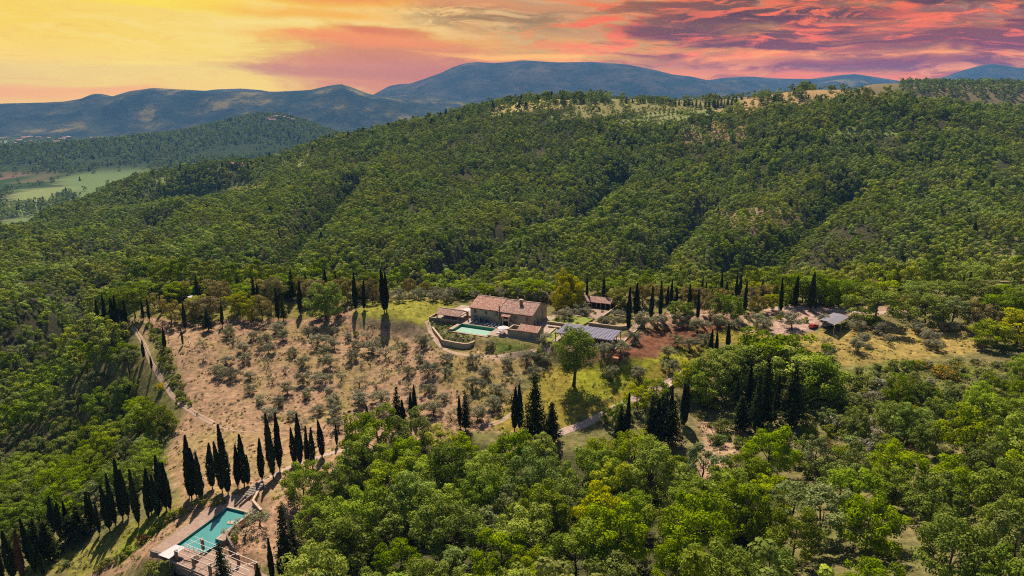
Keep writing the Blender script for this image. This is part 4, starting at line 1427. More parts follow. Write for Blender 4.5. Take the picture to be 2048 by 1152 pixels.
rid2 = [(607, 1003, 925, 28, 'fresh green')] + [(u_, v_, t_, w_, c_) for u_, v_, t_, w_, c_ in [
    (1440, 790, 700, 46, 'fresh green'), (1490, 780, 685, 52, 'deep green'), (1545, 775, 672, 58, 'deep green'), (1590, 780, 690, 52, 'fresh green'), (1400, 800, 730, 36, 'fresh green'),
    (1470, 745, 692, 40, 'fresh green'), (1625, 800, 712, 40, 'fresh green'), (1380, 790, 722, 30, 'yellow-green'), (1275, 815, 768, 26, 'yellow-green'), (1312, 806, 758, 22, 'fresh green'), (1245, 838, 800, 16, 'fresh green'), (1225, 850, 815, 14, 'deep green')]]
for u, v, vt, hw, colr in ridge + rid2:
    x, y, z = HIT(u, v)
    h = fit_h(x, y, z, vt)
    dist = math.sqrt(x * x + y * y + (z - CH) ** 2)
    me = random.choice(PB[colr])
    R0 = 4.4
    where = ('by the road above the lower pool' if v > 900 else 'in the round clump right of the lone tree' if v > 700 and u < 1700 else 'on the ridge above the olive slope' if u < 760 else 'on the ridge behind the villa' if u < 1160 else
             'beside the garden arbour' if u < 1280 else 'along the drive with the cypresses' if u < 1550 else 'behind the grey shade canopy' if u < 1720 else 'at the right end of the ridge')
    s = hw / FPX * dist / R0 * (1.0 if 1150 < u < 1520 else 1.12)
    plant('broadleaf_tree', me, x, y, s, h / (8 if colr == 'brownish' else 10), colr, 'tree', where, 'tree', 'trees ' + where)
    TREES_XY.append((x, y, s * R0 * 1.2))

# the woods: candidates near the camera become trees of their own, the rest belong to the far wood
woods = [
    (hitpoly([(600, 1152), (605, 1075), (655, 1000), (700, 940), (800, 905), (905, 900), (960, 930), (1050, 945), (1150, 940), (1230, 945), (1330, 950), (1430, 985), (1560, 945), (1700, 930), (1760, 890),
              (1850, 865), (2048, 840), (2200, 900)]) + [PZ(2300, 1152, 6), PZ(1800, 1350, 8), PZ(1024, 1350, 0), PZ(640, 1350, -12)], 8.3, 'near'),
    (hitpoly([(1630, 850), (1700, 815), (1800, 800), (1960, 775), (2048, 755), (2200, 740), (2200, 840), (2048, 850), (1850, 860), (1700, 890), (1620, 860)]), 8.6, 'scrub'),
    (hitpoly([(235, 665), (252, 700), (268, 760), (298, 820), (330, 868), (335, 900), (318, 945), (300, 985), (240, 1010), (170, 1050), (90, 1060), (40, 1100)]) +
     [PZ(-10, 1152, -34), PZ(-300, 1152, -60), (-330, 150), (-330, 330), (-230, 350), (-205, 300), (-180, 275)], 6.6, 'left'),
    (hitpoly([(1500, 640), (1800, 640)]) and [(-190, 300), (-150, 282), (-110, 296), (-60, 312), (0, 318), (60, 316), (120, 306), (200, 290), (330, 260), (330, 380), (200, 400), (0, 400), (-190, 390)], 6.8, 'back'),
]
cand = []
r6 = rs(6)
for poly, spc, tag_ in woods:
    for x, y in scatter(poly, lambda x, y: spc * (0.86 + 0.3 * float(hash2(np.floor(np.array(x / 3)), np.floor(np.array(y / 3)), 4))), 9000, r6, TREES_XY):
        z = float(HT(x, y))
        u, v = PR(x, y, z + 4)
        if y < 40 or math.hypot(x, y) < 40:
            continue
        if tag_ == 'near' and u > 1560 and float(fbm(np.array(x / 16.), np.array(y / 16.), 17, 2)) > .3:
            continue
        vis = -60 < u < 2110 and v < 1230
        d = math.sqrt(x * x + y * y + (z - CH) ** 2)
        cand.append((d if vis else d + 1000, x, y, z, u, v, tag_, vis))
cand.sort()
n_b = 0
far_pts = []
BUD = 300 - len(ridge) - len(rid2)
cut_uv = [(730, 925, 16), (1000, 890, 12), (1300, 850, 10), (1420, 900, 14), (1005, 990, 10)]
for d, x, y, z, u, v, tag_, vis in cand:
    if not vis and d > 1000 + 260:
        continue
    big = random.uniform(.8, 1.3)
    if tag_ == 'near':
        big *= 1.12
    nz = float(fbm(np.array(x / 28.), np.array(y / 28.), 91, 2))
    q = random.random() + nz * .45
    if tag_ == 'near':
        colr = 'fresh green' if q > .38 else 'deep green' if q > .02 else 'grey-green'
        if q > 1.0:
            colr = 'yellow-green'
    elif tag_ == 'scrub':
        colr = 'fresh green' if q > .5 else 'grey-green' if q > .3 else 'deep green'
        big *= .78
    elif tag_ == 'left':
        colr = 'grey-green' if q > .62 else 'deep green' if q > .2 else 'fresh green'
        big *= .92
    else:
        colr = 'fresh green' if q > .4 else 'deep green'
    if n_b < BUD and vis and tag_ != 'back':
        n_b += 1
        if tag_ == 'near':
            band = 'in the nearest wood' if v > 1080 else 'halfway up the near wood' if v > 985 else 'atop the near wood'
            side = ' by the pool' if u < 760 else ' below the villa' if u < 1180 else ' below the oaks' if u < 1600 else ' at right'
            where = band + side
        elif tag_ == 'scrub':
            where = 'in the scrub at right below the lawn'
        else:
            where = 'in the left wood ' + ('below the track' if v < 800 else 'halfway down' if v < 920 else 'above the cypress row')
        plant('broadleaf_tree', random.choice(PB[colr]), x, y, big * .98, big * random.uniform(.85, 1.1) * (.85 if tag_ == 'left' else 1), colr, 'tree', where, 'tree', 'trees ' + where)
    else:
        far_pts.append((x, y, z - .3, big * 1.15, {'fresh green': 0, 'deep green': 5, 'grey-green': 6}.get(colr, 1)))

# ------------------------------------------------------------------ scrub and broom
broom_uv = [(292, 842), (300, 850), (318, 848), (326, 862), (285, 858), (305, 872), (340, 835), (322, 780), (1530, 778), (1590, 770), (1610, 772), (1625, 765), (1412, 812), (1425, 818), (1795, 790),
            (1812, 780), (1830, 775), (1905, 745), (1920, 740), (1898, 758), (1822, 826), (1690, 915), (2000, 840), (1980, 825), (1975, 838), (2010, 900), (1880, 750), (1940, 835), (1960, 890), (1840, 735),
            (1552, 770), (1990, 860)]
for u, v in broom_uv:
    x, y, z = HIT(u, v)
    s = random.uniform(1.0, 1.7)
    where = 'beside the left track' if u < 500 else 'under the round oak clump' if u < 1650 else 'in the scrub at right'
    plant('broom_bush', random.choice(PS_['broom']), x, y, s, s, 'yellow flowering', 'broom bush', where, 'bush', 'broom bushes ' + where, pn=('foliage', 'blossom'))
sb = [(300, 655, 'dark'), (305, 668, 'green'), (318, 690, 'green'), (330, 712, 'green'), (338, 740, 'green'), (345, 758, 'green'), (325, 725, 'dark'), (312, 680, 'green'), (360, 790, 'green'), (368, 802, 'green'),
      (350, 770, 'green'), (340, 725, 'green'), (322, 702, 'green'), (712, 672, 'green'), (975, 700, 'dark'), (980, 692, 'grey-green'), (1080, 705, 'grey-green'), (1078, 722, 'dark'), (1268, 690, 'grey-green'),
      (125, 1135, 'grey-green'), (285, 1085, 'russet'), (320, 1055, 'green'), (335, 1045, 'green'), (345, 1035, 'green'), (310, 1062, 'green'), (200, 1140, 'green'), (215, 1130, 'green'), (240, 1118, 'green'),
      (255, 1108, 'green'), (1683, 657, 'green'), (1695, 652, 'green'), (1700, 645, 'green'), (1735, 658, 'russet'), (1475, 625, 'green'), (1496, 633, 'green'), (440, 1010, 'green'), (405, 1010, 'green'),
      (355, 1030, 'green'), (330, 1150, 'green'), (340, 1142, 'green'), (325, 1135, 'green'), (305, 1140, 'green'), (1610, 645, 'green'), (1560, 640, 'green'), (1985, 640, 'bare'), (1890, 655, 'bare'), (1240, 945, 'bare')]
for u, v, kd in sb:
    x, y, z = HIT(u, v)
    s = random.uniform(.8, 1.3)
    where = ('beside the left track' if u < 400 and v < 820 else 'on the lower left slope' if v > 990 else 'below the villa terrace' if 900 < u < 1300 and v < 760 else 'on the bank below the upper lawn' if u < 800 else
             'below the villa terrace' if u < 1300 else 'beside the drive and canopy')
    plant('bush', random.choice(PS_[kd]), x, y, s, s, {'dark': 'dark green', 'green': 'leafy green', 'bare': 'half bare'}.get(kd, kd), 'bush', where, 'bush', 'bushes ' + where)
sc = scatter(hitpoly([(1600, 860), (1640, 790), (1700, 745), (1800, 735), (2048, 715), (2100, 860), (1850, 900), (1760, 980), (1640, 960), (1520, 900), (1430, 900), (1400, 830), (1500, 870)]), 3.4, 2500, r6,
             [(t[0], t[1], t[2] * .6) for t in TREES_XY])
random.shuffle(sc)
for x, y in sc[:210]:
    s = random.uniform(.8, 1.9)
    kd = random.choice(['green', 'green', 'green', 'grey-green', 'grey-green', 'dark', 'bare'])
    u, v = PR(x, y, float(HT(x, y)))
    where = 'in the ' + ('upper' if v < 800 else 'middle' if v < 870 else 'lower') + ' scrub ' + ('under the oak clump' if u < 1660 else 'below the right lawn' if u < 1850 else 'at the right edge')
    plant('bush', random.choice(PS_[kd]), x, y, s, s * random.uniform(.7, 1.2), {'dark': 'dark green', 'green': 'leafy green', 'bare': 'half bare'}.get(kd, kd), 'bush', where, 'bush', 'bushes in the scrub')
sc = scatter(hitpoly([(300, 660), (345, 770), (372, 815), (385, 812), (350, 740), (320, 665)]), 2.4, 600, r6)
for x, y in sc[:26]:
    s = random.uniform(.6, 1.2)
    plant('bush', random.choice(PS_['green'] + PS_['dark']), x, y, s, s, 'low leafy', 'bush', 'on the strip right of the left track', 'bush', 'bushes beside the left track')

# ------------------------------------------------------------------ trees one can tell apart on the far skyline
sky_tr = [(806, 250, 9), (820, 248, 9), (842, 246, 8), (905, 234, 9), (922, 230, 8), (945, 224, 9), (975, 214, 10), (990, 211, 9), (1003, 207, 9), (1014, 205, 9), (1031, 201, 11), (848, 245, 8), (1113, 206, 10), (1130, 205, 8),
          (1150, 204, 9), (1165, 204, 10), (1190, 202, 9), (1204, 202, 10), (1218, 203, 9), (1256, 203, 9), (1285, 203, 10), (1300, 202, 12), (1314, 202, 13), (1320, 204, 12), (1345, 205, 9), (1375, 206, 12),
          (1530, 204, 20), (1560, 199, 15), (1551, 200, 12), (1603, 194, 15), (1640, 199, 10), (1680, 197, 11), (1690, 198, 12), (1465, 255, 16), (1410, 258, 20)]
for u, v, hp in sky_tr:
    x, y, z = HIT(u, v + 3, 900)
    d = math.sqrt(x * x + y * y)
    s = hp / FPX * d * 1.15
    plant('skyline_tree', (PB['deep green'][random.randrange(3)][0], None), x, y, s / 9.5, s / 10.0, 'rounded', 'tree', 'on the far hill skyline ' + ('by the meadow' if u < 1100 else 'above the orchard' if u < 1400 else 'on the knoll'),
          'tree', 'trees on the far skyline', z=z - .12 * s)
for u, v, hp in [(1340, 208, 11), (1350, 209, 12), (1358, 209, 12), (1368, 210, 11), (1385, 211, 12), (1392, 212, 14), (1400, 213, 13), (1410, 214, 14), (1418, 214, 15), (1427, 213, 16), (1435, 213, 17), (1442, 212, 16), (1455, 211, 18),
                 (1463, 210, 15), (1472, 208, 17), (1430, 216, 14), (1448, 214, 15), (1377, 211, 13), (1252, 204, 12), (1265, 204, 9), (690, 272, 9), (697, 271, 10), (704, 270, 11), (712, 269, 10), (720, 268, 11), (728, 267, 12), (736, 266, 10),
                 (745, 265, 9), (1617, 196, 10), (1632, 197, 10), (1621, 196, 6)]:
    x, y, z = HIT(u, v + 2, 900)
    d = math.sqrt(x * x + y * y)
    s = hp / FPX * d * 1.1
    slim = u > 1600
    plant('skyline_conifer', ((PC_[1] if slim else PK[1])[0], None), x, y, s / 12 * (1.0 if slim else .8), s / 12, 'slender dark' if slim else 'dark pointed', 'conifer',
          'on the far skyline ' + ('at the left shoulder' if u < 800 else 'beside the orchard' if u < 1600 else 'on the knoll'), 'conifer', 'conifers on the far skyline', z=z - .05 * s)

# ------------------------------------------------------------------ the far wood, plain hedges and groves: one uncountable mass
r7 = rs(8)


def bulk(x0, x1, y0, y1, sp):
    nx, ny = int((x1 - x0) / sp), int((y1 - y0) / sp)
    gx, gy = np.meshgrid(np.arange(nx), np.arange(ny))
    x = x0 + (gx + 0.5 * (gy % 2) + r7.uniform(-.42, .42, gx.shape)) * sp
    y = y0 + (gy + r7.uniform(-.42, .42, gx.shape)) * sp
    return x.ravel(), y.ravel()


def in_view(x, y, z, pad=120):
    dz = z - CH
    d = y * CT - dz * ST
    u = 1024 + FPX * x / np.maximum(d, 1)
    v = 576 - FPX * (y * ST + dz * CT) / np.maximum(d, 1)
    return (u > -pad) & (u < 2048 + pad) & (v < 1152 + pad)


fx, fy = bulk(-1300, 1500, 405, 1640, 7.0)
gx2, gy2 = bulk(-620, -150, 170, 405, 6.3)
k = np.ones(gx2.size, bool)
for w_ in woods:
    k &= poly_sd(gx2, gy2, w_[0]) > 2
k &= (poly_sd(gx2, gy2, zones[1][0]) > 8) & ((gx2 < -185) | (gy2 > 330))
fx, fy = np.concatenate([fx, gx2[k]]), np.concatenate([fy, gy2[k]])
keep = r7.uniform(0, 1, fx.size) < np.clip(1.0 - (fy - 900) / 2400, 0.5, 1.0)
fx, fy = fx[keep], fy[keep]
fz = HT(fx, fy)
k = in_view(fx, fy, fz, 200)
fx, fy, fz = fx[k], fy[k], fz[k]
dens = np.ones(fx.size)
for i, (poly, c_, soft) in enumerate(hzones[:10]):
    sd = poly_sd(fx, fy, poly) + soft * .8 * fbm(fx / 25, fy / 25, 7, 2)
    floor_ = [0.15, .3, 0.10, 0.02, 0.15, .5, .6, .5, .4, .18][i]
    dens = np.minimum(dens, floor_ + (1 - floor_) * sstep(sd, -3, 3))
op = fbm(fx / 45, fy / 70, 200, 4)
dens = np.minimum(dens, 1 - 0.75 * sstep(op, 0.34, 0.5))
zn_, zp_ = near_f(fx, fy), plain_f(fx, fy)
hillz = hill_f(fx, fy)
dens = np.where((zp_ > fz - 8) & (fy > 1000), 0.0, dens)       # not on the plain; handled below
k = r7.uniform(0, 1, fx.size) < dens
fx, fy, fz = fx[k], fy[k], fz[k]
sizen = fbm(fx / 60, fy / 60, 300, 3)
fs = (1.02 + 0.42 * np.clip(sizen, -.8, .8)) * r7.uniform(.55, 1.35, fx.size) 
op2 = fbm(fx / 90, fy / 120, 400, 3)
fs = fs * np.where((r7.uniform(0, 1, fx.size) < .10) & (fx > 60) & (fy > 620), 1.5, 1)
var = r7.integers(0, 5, fx.size)
var = np.where((r7.uniform(0, 1, fx.size) < .12) & (op2 > 0), 5, var)
gd = np.min([poly_line(fx, fy, g_) for g_ in GUL], axis=0)
var = np.where(gd < 15, 5, var)
var = np.where(r7.uniform(0, 1, fx.size) < .05 + .12 * (op2 < -.25), 6, var)
var = np.where(r7.uniform(0, 1, fx.size) < .012, 7, var)
pts_far = [np.stack([fx, fy, fz - 0.6, fs, var], 1)]
# second ridge at the right
gx_, gy_ = bulk(450, 2300, 1560, 2500, 13)
gz_ = HT(gx_, gy_)
k = in_view(gx_, gy_, gz_, 60)
gx_, gy_, gz_ = gx_[k], gy_[k], gz_[k]
uu_ = 1024 + FPX * gx_ / (gy_ * CT - (gz_ - CH) * ST)
n5 = fbm(gx_ / 120, gy_ / 160, 510, 3)
crest = sstep(gy_, 1840, 1900)
crest = sstep(gy_, 1740, 1800)
dn = np.where(uu_ < 1795, 0.03, np.clip(sstep(n5, -.15, .1) * .8 + crest * .95, 0, 1) * .9)
dn = np.where((uu_ < 1890) & (gy_ < 1780), .10, dn)
k = r7.uniform(0, 1, gx_.size) < dn
pts_far.append(np.stack([gx_, gy_, gz_ - 1, r7.uniform(1.0, 1.9, gx_.size), r7.integers(0, 6, gx_.size)], 1)[k])
# plain: woods, hedges, wooded village hill
hx, hy = bulk(-3600, 200, 1300, 5200, 17)
hz_ = HT(hx, hy)
k = in_view(hx, hy, hz_, 40)
hx, hy, hz_ = hx[k], hy[k], hz_[k]
wd = fbm(hx / 330, hy / 500, 600, 4)
hedge = np.abs(fbm(hx / 260, hy / 420, 610, 2))
hill_part = hz_ - (-196 + 40 * sstep(hy, 2500, 5000)) > 18
dn = np.where(hill_part, .92, np.where(wd > .25, .8, np.where(hedge < .05, .75, 0.03)))
for poly, c_, soft in hzones[10:]:
    dn = dn * (0.06 + .94 * sstep(poly_sd(hx, hy, poly), -10, 10))
dn = dn * np.clip(1.6 - hy / 5200, .35, 1)
k = r7.uniform(0, 1, hx.size) < dn
pts_far.append(np.stack([hx, hy, hz_ - 1.5, r7.uniform(1.2, 2.2, hx.size), r7.choice([0, 1, 2, 3, 4, 5, 5, 7], hx.size)], 1)[k])
# orchard rows on the far hill
rows = []
for u0, v0, u1, v1 in [(1235, 232, 1400, 222), (1230, 238, 1400, 228), (1226, 244, 1390, 233), (1222, 250, 1370, 238), (1110, 238, 1225, 246), (1100, 246, 1215, 253), (1250, 226, 1420, 216)]:
    a, b = HIT(u0, v0, 600), HIT(u1, v1, 600)
    n = int(math.hypot(a[0] - b[0], a[1] - b[1]) / 7.5)
    for i in range(n):
        f = (i + random.uniform(-.15, .15)) / n
        x, y = a[0] + (b[0] - a[0]) * f, a[1] + (b[1] - a[1]) * f
        rows.append((x, y, float(HT(x, y)), .70, 5))
pts_far.append(np.array(rows))
if far_pts:
    pts_far.append(np.array(far_pts))
FP = np.concatenate(pts_far)
print('far wood points', len(FP), 'near broadleaf', n_b, 'planted', len(PLANTED))
wm = bpy.data.meshes.new('far_wood')
wm.vertices.add(len(FP))
wm.vertices.foreach_set('co', FP[:, :3].astype(np.float32).ravel())
a = wm.attributes.new('size', 'FLOAT', 'POINT')
a.data.foreach_set('value', FP[:, 3].astype(np.float32))
a = wm.attributes.new('sort', 'INT', 'POINT')
a.data.foreach_set('value', FP[:, 4].astype(np.int32))
a = wm.attributes.new('turn', 'FLOAT_VECTOR', 'POINT')
tv = np.zeros((len(FP), 3), np.float32)
tv[:, 2] = r7.uniform(0, 2 * pi, len(FP))
a.data.foreach_set('vector', tv.ravel())
wo_ = link('far_wood', wm, kind='stuff', label='dense green wood covering the whole hillside behind the villa', category='wood')
ng = bpy.data.node_groups.new('wood_scatter', 'GeometryNodeTree')
ng.interface.new_socket('Geometry', in_out='INPUT', socket_type='NodeSocketGeometry')
ng.interface.new_socket('Geometry', in_out='OUTPUT', socket_type='NodeSocketGeometry')
gi, go_ = ng.nodes.new('NodeGroupInput'), ng.nodes.new('NodeGroupOutput')
iop = ng.nodes.new('GeometryNodeInstanceOnPoints')
ci = ng.nodes.new('GeometryNodeCollectionInfo')
ci.inputs['Collection'].default_value = far_col
ci.inputs['Separate Children'].default_value = True
ci.inputs['Reset Children'].default_value = True
L = ng.links.new


def named(nm, typ):
    nd = ng.nodes.new('GeometryNodeInputNamedAttribute')
    nd.data_type = typ
    nd.inputs['Name'].default_value = nm
    return [s for s in nd.outputs if s.enabled and s.name == 'Attribute'][0]


L(gi.outputs[0], iop.inputs['Points'])
L(ci.outputs[0], iop.inputs['Instance'])
iop.inputs['Pick Instance'].default_value = True
L(named('sort', 'INT'), iop.inputs['Instance Index'])
L(named('turn', 'FLOAT_VECTOR'), iop.inputs['Rotation'])
L(named('size', 'FLOAT'), iop.inputs['Scale'])
L(iop.outputs[0], go_.inputs[0])
md = wo_.modifiers.new('wood', 'NODES')
md.node_group = ng


def label_plants():
    from collections import defaultdict
    g = defaultdict(list)
    for rec in PLANTED:
        o, look, noun, where, cat, group, u = rec
        g[(look, noun, where)].append(rec)
    for (look, noun, where), lst in g.items():
        lst.sort(key=lambda r_: r_[6])
        for i, (o, *_a, cat, group, u) in enumerate(lst):
            if len(lst) == 1:
                lab = f'only {look} {noun} {where}'
            elif i == 0:
                lab = f'leftmost {look} {noun} {where}'
            elif i == len(lst) - 1:
                lab = f'rightmost {look} {noun} {where}'
            else:
                lab = f'{ORD[i] if i < len(ORD) else "middle"} {look} {noun} from left {where}'
            o['label'], o['category'], o['group'] = lab, cat, group


label_plants()
# ------------------------------------------------------------------ building helpers
class MB:
    """collects faces for one mesh"""
    def __init__(self):
        self.v, self.f = [], []

    def box(self, x0, x1, y0, y1, z0, z1):
        b = len(self.v)
        self.v += [(x, y, z) for z in (z0, z1) for y in (y0, y1) for x in (x0, x1)]
        self.f += [tuple(b + i for i in q) for q in ((0, 2, 3, 1), (4, 5, 7, 6), (0, 1, 5, 4), (2, 6, 7, 3), (0, 4, 6, 2), (1, 3, 7, 5))]
        return self

    def prism(self, poly, z0, z1):
        b, n = len(self.v), len(poly)
        zz0 = z0 if hasattr(z0, '__len__') else [z0] * n
        zz1 = z1 if hasattr(z1, '__len__') else [z1] * n
        self.v += [(p[0], p[1], zz0[i]) for i, p in enumerate(poly)] + [(p[0], p[1], zz1[i]) for i, p in enumerate(poly)]
        self.f += [tuple(b + n + i for i in range(n)), tuple(b + n - 1 - i for i in range(n))]
        self.f += [(b + i, b + (i + 1) % n, b + n + (i + 1) % n, b + n + i) for i in range(n)]
        return self

    def bar(self, a, c, w, h=None):
        """straight bar of rectangular section from a to c"""
        a, c = np.array(a, float), np.array(c, float)
        h = h or w
        d = (c - a) / np.linalg.norm(c - a)
        s = np.cross(d, [0, 0, 1.0])
        s = s / np.linalg.norm(s) if np.linalg.norm(s) > 1e-3 else np.array([1.0, 0, 0])
        t = np.cross(s, d)
        b = len(self.v)
        for p in (a, c):
            for i, j in ((-1, -1), (1, -1), (1, 1), (-1, 1)):
                self.v.append(tuple(p + s * w / 2 * i + t * h / 2 * j))
        self.f += [tuple(b + i for i in q) for q in ((0, 1, 2, 3), (7, 6, 5, 4), (0, 4, 5, 1), (1, 5, 6, 2), (2, 6, 7, 3), (3, 7, 4, 0))]
        return self

    def cyl(self, p, r0, r1, h, n=10):
        b = len(self.v)
        for z, r in ((0, r0), (h, r1)):
            self.v += [(p[0] + r * cos(2 * pi * k / n), p[1] + r * sin(2 * pi * k / n), p[2] + z) for k in range(n)]
        self.f += [(b + k, b + (k + 1) % n, b + n + (k + 1) % n, b + n + k) for k in range(n)]
        self.f += [tuple(b + n - 1 - k for k in range(n)), tuple(b + n + k for k in range(n))]
        return self

    def wall(self, pts, th, zb, zt):
        """wall along a polyline; zb, zt per point or constant"""
        P = [np.array(p, float) for p in pts]
        n = len(P)
        zb = zb if hasattr(zb, '__len__') else [zb] * n
        zt = zt if hasattr(zt, '__len__') else [zt] * n
        b = len(self.v)
        for i in range(n):
            d = P[min(i + 1, n - 1)] - P[max(i - 1, 0)]
            d = d / np.linalg.norm(d)
            nrm = np.array([-d[1], d[0]]) * th / 2
            for q, z in ((P[i] - nrm, zb[i]), (P[i] + nrm, zb[i]), (P[i] + nrm, zt[i]), (P[i] - nrm, zt[i])):
                self.v.append((q[0], q[1], z))
        for i in range(n - 1):
            o = b + i * 4
            for k in range(4):
                k2_ = (k + 1) % 4
                self.f.append((o + k, o + k2_, o + 4 + k2_, o + 4 + k))
        self.f += [(b, b + 3, b + 2, b + 1), tuple(b + 4 * (n - 1) + k for k in range(4))]
        return self

    def mesh(self, name, material, smooth=False):
        me = bpy.data.meshes.new(name)
        me.from_pydata(self.v, [], self.f)
        me.polygons.foreach_set('use_smooth', [smooth] * len(me.polygons))
        me.materials.append(material)
        import bmesh
        bm = bmesh.new()
        bm.from_mesh(me)
        bmesh.ops.recalc_face_normals(bm, faces=bm.faces)
        bm.to_mesh(me)
        bm.free()
        return me

    def build(self, name, material, parent=None, smooth=False, loc=None, rot=None, **props):
        o = link(name, self.mesh(name, material, smooth), parent, **props)
        if loc is not None:
            o.location = loc
        if rot is not None:
            o.rotation_euler = rot
        return o


def thing(name, label, cat, xyz=(0, 0, 0), rz=0.0, group=None, frame=None):
    o = bpy.data.objects.new(name, None)
    COL.objects.link(o)
    if frame == 'V':
        x, y = V2(xyz[0], xyz[1])
        o.location = (x, y, xyz[2])
        o.rotation_euler = (0, 0, VA + rz)
    elif frame == 'P':
        x, y = P2(xyz[0], xyz[1])
        o.location = (x, y, xyz[2])
        o.rotation_euler = (0, 0, PA + rz)
    else:
        o.location = xyz
        o.rotation_euler = (0, 0, rz)
    o['label'], o['category'] = label, cat
    if group:
        o['group'] = group
    return o


def dup(root, loc, rz, label, sc=None):
    r = root.copy()
    COL.objects.link(r)
    r.location = loc
    r.rotation_euler = (0, 0, rz)
    if sc:
        r.scale = (sc, sc, sc)
    r['label'] = label
    for ch in root.children:
        c = ch.copy()
        COL.objects.link(c)
        c.parent = r
        for g in ch.children:
            d = g.copy()
            COL.objects.link(d)
            d.parent = c
    return r


def slab(name, parent, x, y, z, L, S, pitch, th, material, flip=False, rzz=0.0):
    """roof plane: lower edge starts at (x, y, z), runs L along x, rises S up the slope; its own axes lie in the slope"""
    mb = MB().box(0, L, 0, S, -th, 0)
    o = mb.build(name, material, parent)
    o.location = (x, y, z)
    o.rotation_euler = (pitch, 0, rzz)
    return o


def struct(name, mb, material, frame, z=0.0):
    o = mb.build(name, material, kind='structure')
    f, a = (VO, VA) if frame == 'V' else (PO, PA)
    o.location = (f[0], f[1], z)
    o.rotation_euler = (0, 0, a)
    return o


# ------------------------------------------------------------------ villa terrace and pool
mb = MB().prism([(-15.3, -4.3), (34.0, -4.9), (34.5, 17.5), (-13, 17.5)], -.3, 0)
mb.box(13.1, 33.0, -12.6, -4.95, -.3, 0).box(-2.4, -1.3, -12.2, -4.95, -.3, -.004)
struct('terrace_paving', mb, M['paving'], 'V')

pool = thing('swimming_pool', 'long pale green pool with a raised edge on the villa terrace', 'pool', (0, 0, 0), frame='V')
MB().box(-1.25, 12.95, -10.95, -5.0, -1.9, -1.05).build('water', M['water_hi'], pool)
MB().box(-1.3, 13.1, -5.02, -4.8, -1.9, -.02).box(-1.32, -1.26, -10.9, -5.0, -1.9, -.03).box(12.96, 13.1, -10.9, -5.0, -1.9, -.03).build('pool_lining', M['pool_green'], pool)
MB().box(-1.3, 13.1, -11.1, -10.95, -1.9, -1.0).build('overflow_edge', M['coping'], pool)
MB().box(-1.3, 13.1, -12.1, -11.1, -1.9, -1.15).build('gutter', M['red_strip'], pool)

w = thing('retaining_wall', 'rubble stone wall carrying the front of the villa pool', 'wall', (0, 0, 0), frame='V')
MB().wall([(-2.4, -12.4), (13.2, -12.45), (20.0, -13.2)], .45, -5.2, [-.8, -.8, -.4]).wall([(-2.45, -12.2), (-2.45, -4.6)], .4, -5.2, -.08).build('wall', M['stone'], w)
MB().wall([(-2.5, -12.42), (13.2, -12.47), (20.1, -13.22)], .62, [-.8, -.8, -.4], [-.68, -.68, -.28]).wall([(-2.47, -12.1), (-2.47, -4.6)], .55, -.08, .03).build('coping', M['coping'], w)
w = thing('retaining_wall', 'stone parapet wall below the small tiled pavilion left of the pool', 'wall', (0, 0, 0), frame='V')
MB().wall([(-15.5, 1.0), (-15.5, -4.6), (-2.7, -4.6)], .45, -4.4, .75).build('wall', M['stone_d'], w)
MB().wall([(-15.5, 1.0), (-15.5, -4.6), (-2.7, -4.6)], .6, .75, .87).build('coping', M['coping'], w)
ow = [(-19.6, -.2), (-16.5, -3.4), (-12, -8.2), (-7, -13.4), (-1.6, -19.0), (3, -19.3), (7.2, -19.3), (8.8, -18.6), (9.6, -17.0), (9.6, -13.4)]
wtop = [-1.9, -1.95, -2.0, -2.0, -2.05, -2.1, -2.1, -2.0, -1.9, -1.8]
w = thing('retaining_wall', 'long low stone wall curving round the rock garden below the pool', 'wall', (0, 0, 0), frame='V')
MB().wall(ow, .5, -6.5, wtop).build('wall', M['stone'], w)
MB().wall(ow, .68, wtop, [t_ + .13 for t_ in wtop]).build('coping', M['coping'], w)

# rock garden: pale rocks and cushion plants
mbr = MB()
rr_ = rs(19)
mbr.cyl((0, 0, -.2), .62, .42, .45, 7).cyl((.2, .1, .2), .42, .2, .22, 7)
rock_me = mbr.mesh('rock', M['rock'])
gard = [(-15, -5.4), (-3.2, -5.4), (-3.2, -13.2), (9, -13.4), (8.8, -17), (6, -18.4), (-1.4, -18.2), (-11.8, -7.8)]
for i, (lx, ly) in enumerate(scatter(gard, 1.35, 900, rr_)[:80]):
    x, y = V2(lx, ly)
    o = link('rock', rock_me, label='pale rock among low plants in the rock garden below the pool', category='rock', group='rocks of the rock garden')
    s = random.uniform(.5, 1.1)
    o.location, o.scale, o.rotation_euler = (x, y, float(HT(x, y))), (s, s * random.uniform(.6, 1.2), s), (0, 0, random.uniform(0, 6))
cush = bush(95, 'leaf_b', R=.55, H=.6, nc=7, nl=26, ls=.16)[0]
for i, (lx, ly) in enumerate(scatter(gard, 1.5, 900, rs(23))[:60]):
    x, y = V2(lx, ly)
    o = link('cushion_plant', cush, label='small dark cushion plant between pale rocks in the rock garden', category='plant', group='cushion plants of the rock garden')
    s = random.uniform(.7, 1.3)
    o.location, o.scale, o.rotation_euler = (x, y, float(HT(x, y))), (s, s, s), (0, 0, random.uniform(0, 6))

